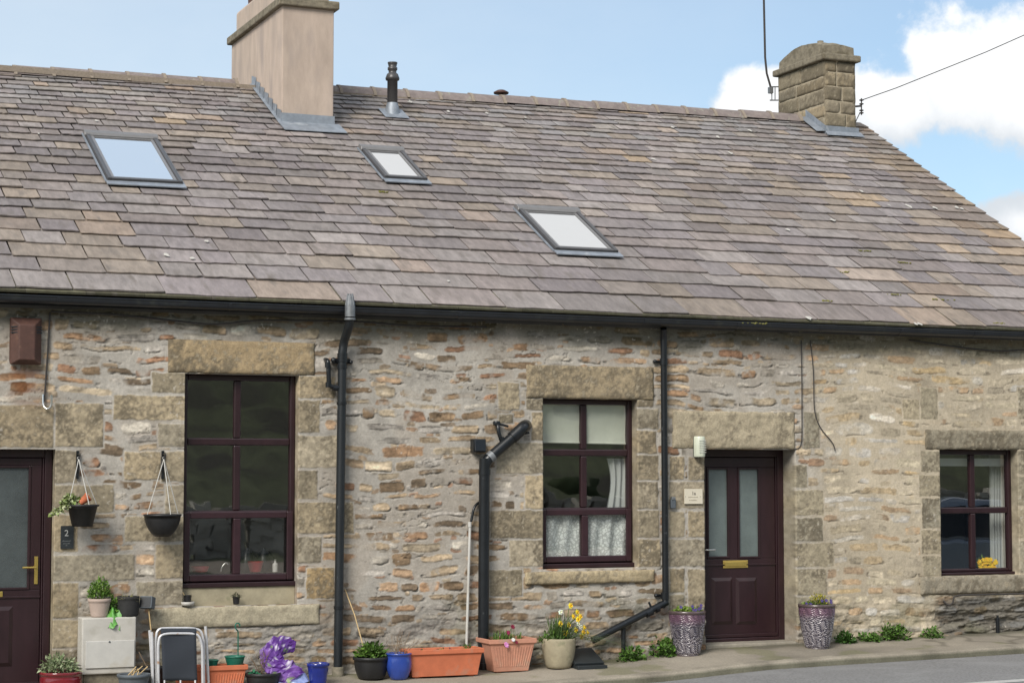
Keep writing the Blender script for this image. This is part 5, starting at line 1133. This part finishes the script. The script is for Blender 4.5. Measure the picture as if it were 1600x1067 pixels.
o, r, t = rimpot(411, 52, 1050, -.42, .86, 'flower_pot', 'black_pot', 'low black pot of dry branching twigs left of the purple bag', belly=.005); g = G(); twigs(g, t + Vector((0, 0, -.04)), 7, .26, .35); obj('stem', g, 'twig', o); g = G(); clump(g, t + Vector((-.09, -.03, -.02)), (.05, .04, .03), 30, .04, .018, [(.01, .13, .06)], .2); obj('foliage', g, 'leaf', o)

# purple compost sack
def sack():
    YB = -.42; path = [(461, 1010, 9, -.30), (449, 1008, 13, -.32), (434, 1012, 19, -.36), (424, 1022, 20, -.38), (426, 1035, 19, -.40), (436, 1046, 20, -.42), (450, 1055, 26, -.44), (456, 1066, 33, -.44), (452, 1078, 40, -.44), (452, 1092, 42, -.44)]
    pts = [(W(a, b, y), r * .0050) for (a, b, r, y) in path]; n = 24; K = []
    for i in range(len(pts) - 1):
        for s_ in range(4): t = s_ / 4; K.append((pts[i][0].lerp(pts[i + 1][0], t), pts[i][1] * (1 - t) + pts[i + 1][1] * t))
    K.append(pts[-1]); vs = []; cs = []; m = len(K)
    g2 = GZ(W(452, 1092, YB).x, YB)
    for i, (p, r) in enumerate(K):
        t_ = (K[min(i + 1, m - 1)][0] - K[max(i - 1, 0)][0]).normalized(); a = Vector((0, -1, 0)); b = t_.cross(a).normalized()
        for j in range(n):
            q = 2 * math.pi * j / n; ii = np.array([i * .16]); 
            f = 1 + rg.uniform(-.20, .20) + .22 * math.sin(3 * q + i * .3) * (.5 + .5 * math.sin(i * .35))
            P = p + b * math.cos(q) * r * f * 1.0 + a * math.sin(q) * r * f * .5 + t_ * rg.uniform(-.010, .010); P.z = max(P.z, g2 + .004); vs.append(P)
            e = float(fbm(np.array([q * .4 + 3]), np.array([i * .09]), .4, 441, 3)[0]); e2 = float(fbm(np.array([q * .8 + 9]), np.array([i * .18]), .3, 445, 3)[0])
            c = (.10, .028, .22) if e < .26 else (.20, .09, .36)
            if e2 > .42: c = (.62, .58, .66)
            if e2 < -.46: c = (.20, .30, .08)
            if i > m * .72 and math.sin(q) > -.2: c = (.24, .30, .55) if e < .1 else (.55, .58, .68)
            cs.append(c)
    g = G().add(vs, [(i * n + j, (i + 1) * n + j, (i + 1) * n + (j + 1) % n, i * n + (j + 1) % n) for i in range(m - 1) for j in range(n)], cs, False)
    o = tag(obj('compost_bag', g, 'bag_plastic'), 'crumpled purple plastic compost sack slumped between two pots', 'sack')
    obj('bag_mouth', G().add(vs[:n], [tuple(range(n))], (.03, .02, .035)), 'bag_plastic', o)
sack()
o, r, t = rimpot(497, 34, 1035, -.5, .74, 'flower_pot', 'blue_glaze', 'glossy dark blue pot of bare soil right of the purple sack', rim=.006); g = G()
for k in range(10): g.tube([t + Vector((rg.gauss(0, .04), rg.gauss(0, .03), -.03)), t + Vector((rg.gauss(0, .05), rg.gauss(0, .04), -.01))], .004, 4)
obj('stem', g, 'twig', o)
b_ = stand(580, 1063, .13); k = mpp(b_); o = pot('flower_pot', b_, 27 * k, 20 * k, 34 * k, 'black_pot', 'black pot of leafy green plant with a leaning cane', belly=.01); t = b_ + Vector((0, 0, 34 * k))
g = G(); clump(g, t + Vector((0, 0, -.02)), (.15, .12, .14), 420, .06, .016, GREEN, .5); obj('foliage', g, 'leaf', o); obj('cane', G().tube([t + Vector((-.03, .02, -.05)), W(554, 960, -.12), W(539, 920, -.03)], .006, 6), 'bamboo', o)
b_ = stand(623, 1063, .09); k = mpp(b_); o = pot('flower_pot', b_, 18.5 * k, 13 * k, 41 * k, 'blue_glaze_bright', 'bright blue round bellied pot with a dry shrub', belly=.025, rim=.01, rimh=.02); t = b_ + Vector((0, 0, 41 * k)); g = G(); twigs(g, t + Vector((0, 0, -.05)), 11, .26, .30, r=.003); obj('stem', g, 'twig', o)
pb = GP(697, 1058); o, t, xa, xb = trough(638, 757, 1014, pb.y - .03, .25, pb.z + .014, 'terracotta', 'long plain orange trough between the bright blue pot and the fat black pipe', 0, taper=.055)
g = G(); clump(g, t + Vector((.26, 0, 0)), (.05, .05, .05), 50, .03, .009, GREEN, .4)
for k in range(6): clump(g, t + Vector((rg.uniform(-.28, .2), rg.uniform(-.03, .03), 0)), (.025, .025, .02), 10, .025, .008, GREEN + [(.2, .03, .05)], .4)
obj('foliage', g, 'leaf', o)
def flower(parent, p, d, r, col, n=6, cup=None, m='leaf'):
    g = G(); d = Vector(d).normalized(); a = d.orthogonal().normalized(); b = d.cross(a)
    for k in range(n): q = 2 * math.pi * k / n + rg.uniform(-.1, .1); e = a * math.cos(q) + b * math.sin(q); g.leaf(Vector(p), (e + d * .25).normalized(), d, r, r * .38, tuple(v * rg.uniform(.85, 1.1) for v in col), .2)
    if cup:
        vs = []
        for (rr_, z) in ((.25, 0), (.32, .35), (.42, .55)):
            for k in range(8): q = 2 * math.pi * k / 8; vs.append(Vector(p) + (a * math.cos(q) + b * math.sin(q)) * rr_ * r + d * z * r)
        g.add(vs, [(i * 8 + j, i * 8 + (j + 1) % 8, (i + 1) * 8 + (j + 1) % 8, (i + 1) * 8 + j) for i in range(2) for j in range(8)], cup, True)
    return obj('flower', g, m, parent)
pb = GP(798, 1051); o, t, xa, xb = trough(765, 839, 998, pb.y - .02, .36, pb.z + .014, 'terracotta_pale', 'square pale terracotta planter with ribbed front and pink flowers', 15, taper=.07)
g = G(); blades(g, t, .15, 190, .12, .004, GREEN + [(.12, .2, .04)], .35, .4); obj('foliage', g, 'leaf', o)
YPK = pb.y
for (px, py, cl, r_) in ((801, 979, (.16, .008, .03), .028), (794, 988, (.20, .01, .05), .026), (795, 992, (.14, .008, .03), .02), (791, 1007, (.62, .25, .48), .034), (802, 999, (.62, .6, .58), .022), (807, 1003, (.16, .01, .03), .02)):
    p = W(px, py, YPK + (.10 if py < 996 else -.035)); flower(o, p, (rg.gauss(0, .4), -1, .5), r_, cl, 9); g = G().tube([p, p + Vector((.0, .07, -.04)), t + Vector((p.x - t.x, 0, 0))], .003, 4, (.08, .13, .03)); obj('stem', g, 'leaf', o)
b_ = stand(873, 1047, .16); k = mpp(b_); o = pot('flower_pot', b_, 27 * k, 19 * k, 46 * k, 'beige_pot', 'beige stone coloured pot of yellow daffodils', rim=.0, belly=.012); t = b_ + Vector((0, 0, 44 * k))
g = G(); blades(g, t + Vector((.0, 0, -.05)), .09, 150, .34, .006, [(.07, .12, .03), (.10, .155, .05), (.05, .09, .025)], .22, .5, (.05, 0)); blades(g, t + Vector((.06, -.02, -.03)), .06, 100, .42, .004, [(.12, .17, .08), (.15, .20, .10), (.09, .13, .05)], .25, 1.5, (.75, -.25)); clump(g, t + Vector((-.07, 0, -.04)), (.13, .10, .12), 220, .05, .009, GREEN, .7); obj('foliage', g, 'leaf', o)
YD_ = b_.y
for (px, py, yel) in ((891, 946, 1), (901, 956, 1), (906, 963, 1), (903, 967, 1), (875, 974, 1), (883, 988, 1), (912, 980, 1), (895, 963, 1), (888, 976, 1), (908, 994, 1), (899, 984, 1), (911, 988, 1), (917, 988, 1), (876, 956, 0), (903, 974, 0), (907, 979, 0), (864, 999, 0), (919, 998, 0)):
    p = W(px, py, YD_ - .04); flower(o, p, (rg.gauss(.1, .5), -1, .15),   .036 if yel else .03, (.86, .70, .07) if yel else (.72, .74, .66), 6, (.86, .55, .03) if yel else (.75, .72, .5))
    A = t + Vector((rg.gauss(0, .05), rg.gauss(0, .04), -.04)); g = G().tube([A, A.lerp(p, .6) + Vector((0, 0, .05)), p + Vector((0, .02, .01))], .0035, 5, (.07, .12, .03)); obj('stem', g, 'leaf', o)
# textured urns
def urn(px, pyb, pyt, wt, wb, label, plants):
    rb0 = wb / 2; b_ = stand(px, pyb, rb0 * .0065); k = mpp(b_); h = (pyb - pyt) * k - .02; rt, rb = wt / 2 * k, wb / 2 * k
    NZ, NQ = 130, 180; Q, Z = np.meshgrid(np.linspace(0, 2 * math.pi, NQ, endpoint=False), np.linspace(0, 1, NZ))
    prof = rb + (rt - rb) * np.sin(Z * 1.45) / math.sin(1.45)
    cellz = Z * 26 + .9 * np.sin(Q * 3 + 5 * Z) + 1.2 * np.sin(Q * 7 + 3); rowi = np.floor(cellz); cq = (Q / (2 * math.pi) * 19 + (rowi * .37) % 1 + .5 * np.sin(cellz * .7)); fz, fq = cellz - rowi, cq - np.floor(cq)
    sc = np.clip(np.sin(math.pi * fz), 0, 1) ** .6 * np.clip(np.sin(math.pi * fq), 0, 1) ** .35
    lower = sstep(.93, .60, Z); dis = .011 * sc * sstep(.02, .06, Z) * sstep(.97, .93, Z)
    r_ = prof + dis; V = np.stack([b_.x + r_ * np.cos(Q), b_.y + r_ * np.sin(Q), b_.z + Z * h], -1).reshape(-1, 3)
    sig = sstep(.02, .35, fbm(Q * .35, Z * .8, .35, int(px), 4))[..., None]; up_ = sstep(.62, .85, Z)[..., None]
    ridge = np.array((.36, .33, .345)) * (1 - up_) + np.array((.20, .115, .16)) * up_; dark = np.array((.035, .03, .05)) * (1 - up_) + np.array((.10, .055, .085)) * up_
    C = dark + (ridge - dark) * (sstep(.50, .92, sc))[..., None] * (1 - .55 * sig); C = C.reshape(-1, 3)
    I = np.arange(NZ * NQ).reshape(NZ, NQ); J = np.roll(I, -1, 1); Fq = np.stack([I[:-1], J[:-1], J[1:], I[1:]], -1).reshape(-1, 4)
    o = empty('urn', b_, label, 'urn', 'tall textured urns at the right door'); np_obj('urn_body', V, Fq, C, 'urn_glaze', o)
    obj('rim', G().lathe([(rt - .005, h - .03), (rt + .012, h - .025), (rt + .014, h), (rt + .004, h + .008), (rt - .025, h + .004), (rt - .03, h - .05)], b_, 48, (.085, .06, .062)), 'urn_glaze', o); obj('soil', G().disc(b_ + Vector((0, 0, h - .03)), rt - .02), 'soil', o)
    obj('foot', G().lathe([(rb * 1.0, -.012), (rb * 1.02, .01), (rb * .9, .02)], b_, 32, (.08, .06, .06)), 'urn_glaze', o)
    g = G(); plants(g, b_ + Vector((0, 0, h - .02)), rt); obj('foliage', g, 'leaf', o)
    for _ in range(7): q = rg.uniform(3.3, 6.1); flower(o, b_ + Vector((rt * .8 * math.cos(q), rt * .8 * math.sin(q), h + rg.uniform(.01, .06))), (0, -1, .4), .022, (.07, .05, .17), 5)
urn(1074, 1026, 955, 55, 36, 'tall mauve urn with a scaly surface left of the right door', lambda g, c, r: clump(g, c, (r * .95, r * .9, .06), 330, .034, .011, [(.16, .25, .03), (.11, .19, .02), (.20, .28, .06)], .5))
def _p2(g, c, r): clump(g, c, (r * .9, r * .85, .045), 260, .03, .010, [(.12, .16, .03), (.08, .13, .02)], .5); clump(g, c + Vector((.02, 0, .03)), (.09, .08, .10), 260, .03, .006, [(.30, .26, .03), (.22, .22, .03)], .8)
urn(1277, 1015, 944, 55, 34, 'tall mauve urn with a scaly surface right of the right door', _p2)
# weeds at the foot of the wall
def weed(px0, px1, py0, py1, y, label, n=320, kind='weed', ln=.045, cols=None):
    A = W(px0, py1, y); B = W(px1, py1, y); cx = (A.x + B.x) / 2; z = GZ(cx, y); top = W(px0, py0, y).z; g = G()
    for k in range(4): clump(g, (cx + rg.uniform(-.3, .3) * (B.x - A.x), y + rg.uniform(-.05, .02), z - .02), ((B.x - A.x) * .32, .09, (top - z) * rg.uniform(.7, 1.0)), n // 4, ln, ln * .36, cols or [(.06, .13, .02), (.09, .18, .03), (.045, .09, .015)], .5)
    tag(obj(kind, g, 'leaf', origin=(cx, y, z)), label, 'plant')
weed(954, 1006, 1006, 1036, -.12, 'low green fern like weed under the slanting pipe')
weed(1016, 1056, 990, 1026, -.10, 'upright green weed left of the left urn', 360)
weed(1298, 1338, 984, 1008, -.10, 'dark green weed just right of the right urn', 320, cols=[(.035, .09, .015), (.05, .12, .02)])
weed(1340, 1374, 988, 1006, -.10, 'middle low weed of the row between the right urn and right window', 220)
weed(1374, 1416, 970, 1002, -.10, 'tallest weed of the row on the pavement right of the urn', 360)
weed(1440, 1468, 977, 997, -.08, 'small sparse weed below the corner of the right window', 240, ln=.035)
# pots on the left sill
zs_ = W(290, 947, -.03).z + .004
q = W(293, 950, .0); c = Vector((q.x, .0, zs_)); g = G().lathe([(.035, 0), (.055, .004), (.065, .035), (.06, .037), (.048, .012), (.0, .01)], c, 24); sc_ = tag(obj('saucer', g, 'white_plastic'), 'white round saucer under a tiny pot on the left window sill', 'saucer')
o = pot('flower_pot', c + Vector((0, 0, .013)), .036, .030, .085, 'black_pot', 'tiny black pot standing in a white saucer on the sill', rim=.002, n=4, rimh=.01); obj('stem', G().tube([c + Vector((-.02, 0, .08)), c + Vector((-.075, .0, .17))], .003, 5), 'bamboo', o)
q = W(369, 952, .0); c = Vector((q.x, .0, zs_)); o = pot('flower_pot', c, .034, .028, .072, 'black_pot', 'tiny black pot with a dark sprig on the middle of the sill', rim=.002, n=4, rimh=.01); g = G(); clump(g, c + Vector((0, 0, .06)), (.045, .04, .05), 120, .02, .004, [(.05, .05, .035), (.07, .075, .04)], .7); obj('foliage', g, 'leaf', o)
# hanging baskets
def basket(pxc, pyr, pyb, wt, wb, brx, flatb, label, blab):
    y = -.20; q = W(pxc, pyr, y); k = mpp(q); rt, rb = wt / 2 * k, wb / 2 * k; h = (pyb - pyr) * k; c = Vector((q.x, y, q.z - h))
    P = [(.001, 0), (rb, 0)] + ([(rb, .02), (rb + .004, .022), (rt - .012, h - .02)] if flatb else [(rb + (rt - rb) * math.sin(t * math.pi / 2) ** .9, h * t ** 1.2) for t in (.2, .4, .6, .8, .93)]) + [(rt, h - .018), (rt + .006, h - .014), (rt + .006, h), (rt - .006, h), (rt - .014, h - .03)]
    o = tag(obj('hanging_basket', G().lathe(P, c, 36), 'grey_pot', origin=c), label, 'hanging basket'); o.data.materials[0] = MATS['black_pot']
    obj('soil', G().disc(c + Vector((0, 0, h - .018)), rt - .01, bump=.015), 'soil', o)
    hp = Vector((W(brx[0] + 2, brx[1] + 13, y).x, y, W(brx[0], brx[1] + 13, y).z))
    for a in (-2.75, -1.35, .35): e = c + Vector((rt * math.cos(a), rt * math.sin(a), h)); obj('chain', G().tube([e, hp], .0045, 5), 'white_plastic', o)
    obj('ring', G().tube([hp + Vector((.012 * math.cos(t * .8), 0, .012 * math.sin(t * .8) + .008)) for t in range(9)], .003, 5), 'white_plastic', o)
    bw = W(brx[0], brx[1], -.01); bz = W(brx[0], brx[2], -.01).z; x_ = bw.x
    g = G().box((x_ - .012, -.030, bz), (x_ + .012, -.012, bw.z)).tube(arc([(x_, -.02, bw.z - .03), (x_, -.15, bw.z - .035), (hp.x, -.215, hp.z + .0), (hp.x, -.20, hp.z + .022)], .04), .008, 6).tube([(x_, -.02, bz + .04), (x_, -.14, bw.z - .035)], .006, 6)
    tag(obj('basket_bracket', g, 'black_plastic'), blab, 'bracket'); return o, c + Vector((0, 0, h)), rt
o, t, r = basket(129, 788, 822, 50, 32, (121, 704, 748), True, 'black hanging basket trailing ivy beside the left door', 'black wall bracket carrying the ivy basket')
g = G(); clump(g, t + Vector((-.11, -.03, .0)), (.07, .06, .10), 110, .05, .020, [(.22, .27, .11), (.14, .20, .05), (.32, .35, .20)], .2)
for k in range(9): clump(g, t + Vector((-.13 - .016 * k, -.05, -.008 * k * 1.4)), (.035, .035, .03), 10, .045, .017, [(.24, .29, .12), (.16, .21, .06), (.38, .40, .25)], -.2)
obj('foliage', g, 'leaf', o)
M = Matrix.Translation(t + Vector((-.035, -.05, .012))) @ Matrix.Rotation(R(52), 4, 'Y'); g = G().lathe([(.026, 0), (.038, .085), (.042, .085), (.042, .10), (.034, .10), (.03, .06)], (0, 0, 0), 20, M=M); tag(obj('flower_pot', g, 'terracotta'), 'tiny orange pot tipped over in the left hanging basket', 'plant pot')
o, t, r = basket(254, 803, 838, 57, 22, (254, 704, 748), False, 'empty black hanging bowl beside the tall window', 'black wall bracket carrying the empty hanging bowl')
# things inside the windows
def inside(px, py, y): return W(px, py, y)
p = inside(399, 893, .33); tag(obj('washing_bowl', G().lathe([(.05, 0), (.075, .09), (.08, .10), (.07, .10), (.05, .01)], p, 20), 'red_plastic'), 'red bowl inside the tall left window', 'bowl')
p = inside(312, 893, .33); tag(obj('red_tray', G().lathe([(.07, 0), (.09, .05), (.085, .052), (.06, .01)], p, 20), 'red_plastic'), 'low red dish inside the lower left pane', 'dish')
p = inside(345, 893, .33); tag(obj('kitchen_tap', G().tube(arc([p, p + Vector((.01, 0, .05)), p + Vector((.05, 0, .09)), p + Vector((.07, -.0, .07))], .03), .008, 8), 'steel'), 'curved steel tap inside the tall left window', 'tap')
p = inside(430, 893, .33); tag(obj('soap_bottle', G().lathe([(.026, 0), (.028, .06), (.024, .08), (.01, .09), (.01, .12), (.015, .12)], p, 14), 'white_plastic'), 'pale soap bottle inside the right lower pane', 'bottle')
for (px, lab) in ((386, 'dark kettle shape behind the red bowl'), (412, 'dark coffee pot right of the kettle behind the glass')):
    p = inside(px, 893, .48); o = tag(obj('kettle', G().lathe([(.07, 0), (.075, .08), (.05, .19), (.02, .21), (.015, .23)], p, 18), 'black_plastic'), lab, 'kettle'); obj('handle', G().tube(arc([p + Vector((.06, 0, .05)), p + Vector((.11, 0, .12)), p + Vector((.04, 0, .20))], .03), .01, 6), 'black_plastic', o)
x0, x1 = LW[0], LW[1]; p = inside(370, 896, .5); g = G().box((x0 - .3, .19, p.z - .04), (x1 + .3, .75, p.z - .01)); tag(obj('worktop', g, 'meter_box'), 'worktop behind the glass of the tall left window', 'worktop')
p = inside(1538, 893, .26); zs2 = RW[2] + .03; g = G().box((RW[0] - .2, .19, zs2 - .05), (RW[1] + .2, .45, zs2 - .012)); tag(obj('window_board', g, 'white_plastic'), 'white window board inside the low right window', 'window board')
o = pot('flower_pot', Vector((p.x, .26, zs2 - .01)), .05, .04, .05, 'white_plastic', 'small white pot of yellow flowers inside the low right window', rim=.003, rimh=.01)
g = G(); clump(g, Vector((p.x, .27, zs2 + .03)), (.13, .05, .13), 160, .05, .012, GREEN, .5); obj('foliage', g, 'leaf', o)
for _ in range(34): a = rg.uniform(3.2, 6.2); q = rg.uniform(.3, 1); flower(o, Vector((p.x + .15 * q * math.cos(a), .215 + .03 * math.sin(a), zs2 + .03 + rg.uniform(.0, .11))), (0, -1, .4), .030, (.85, .55, .015), 6)
# ================================================================== ACROSS THE ROAD (seen only in the window panes)
def parked_car(cx, cy, label):
    o = empty('parked_car', (cx, cy, -.02 + z0(cx) - .12), label, 'car'); zb_ = z0(cx) - .12
    def loft(prof, w0, wt, m, name, par=o, zin=None):
        g = G(); n = len(prof); vs = []
        for (s_, f_) in ((-1, 1), (1, 1)):
            for (x, z) in prof:
                ww = w0 if z < .95 else w0 - (w0 - wt) * (z - .95) / .55
                vs.append((cx + x, cy + s_ * ww, zb_ + z))
        g.add(vs, [(i, (i + 1) % n, n + (i + 1) % n, n + i) for i in range(n)] + [tuple(range(n - 1, -1, -1)), tuple(range(n, 2 * n))]); return obj(name, g, m, par, bevel=.05)
    loft([(-2.0, .28), (-2.08, .55), (-2.0, .82), (-1.2, .95), (1.9, .95), (2.05, .8), (2.08, .4), (2.0, .28)], .86, .86, 'car_paint', 'body')
    loft([(-1.15, .94), (-.45, 1.42), (.1, 1.49), (1.2, 1.46), (1.9, .94)], .82, .62, 'car_paint', 'cabin')
    g = G()
    for s_ in (-1, 1):
        for pl_ in ([(-.95, .99), (-.40, 1.36), (.25, 1.40), (.25, .99)], [(.32, .99), (.32, 1.40), (1.15, 1.36), (1.55, .99)]):
            g.add([(cx + x, cy + s_ * (.835 - .20 * (z - .95) / .55 * 1.0), zb_ + z) for x, z in pl_], [(0, 1, 2, 3)])
    obj('side_window', g, 'car_glass', o)
    for s_ in (-1, 1):
        for xw in (-1.3, 1.3):
            M = Matrix.Translation((cx + xw, cy + s_ * .78, zb_ + .31)) @ Matrix.Rotation(R(90), 4, 'X'); wh = obj('wheel', G().lathe([(.2, -.1), (.3, -.1), (.315, 0), (.3, .1), (.2, .1)], (0, 0, 0), 28, M=M), 'rubber', o)
            obj('rim', G().lathe([(.2, -.09), (.19, 0), (.2, .09)], (0, 0, 0), 20, M=M).lathe([(.001, -.07), (.2, -.07)], (0, 0, 0), 20, M=M).lathe([(.2, .07), (.001, .07)], (0, 0, 0), 20, M=M), 'steel', wh)
parked_car(15.9, -4.6, 'blue grey hatchback parked across the road, seen mirrored in the right window')
def field_wall():
    g = G(); rgw = random.Random(9); x = -4
    while x < 34:
        z = 0
        while z < 1.15:
            w_ = rgw.uniform(.25, .6); h_ = rgw.uniform(.10, .2); zz = z0(x) - .05 + z; k = rgw.uniform(.6, 1.3); g.box((x + rgw.uniform(-.1, .1), -22.4 + rgw.uniform(-.05, .05), zz), (x + w_, -22.0 + rgw.uniform(-.05, .05), zz + h_), (.36 * k, .35 * k, .31 * k)); z += h_ * .96
        x += .42
    tag(obj('field_wall', g, 'wall_stone'), 'dry stone field wall across the road below the hillside', 'wall')
field_wall()
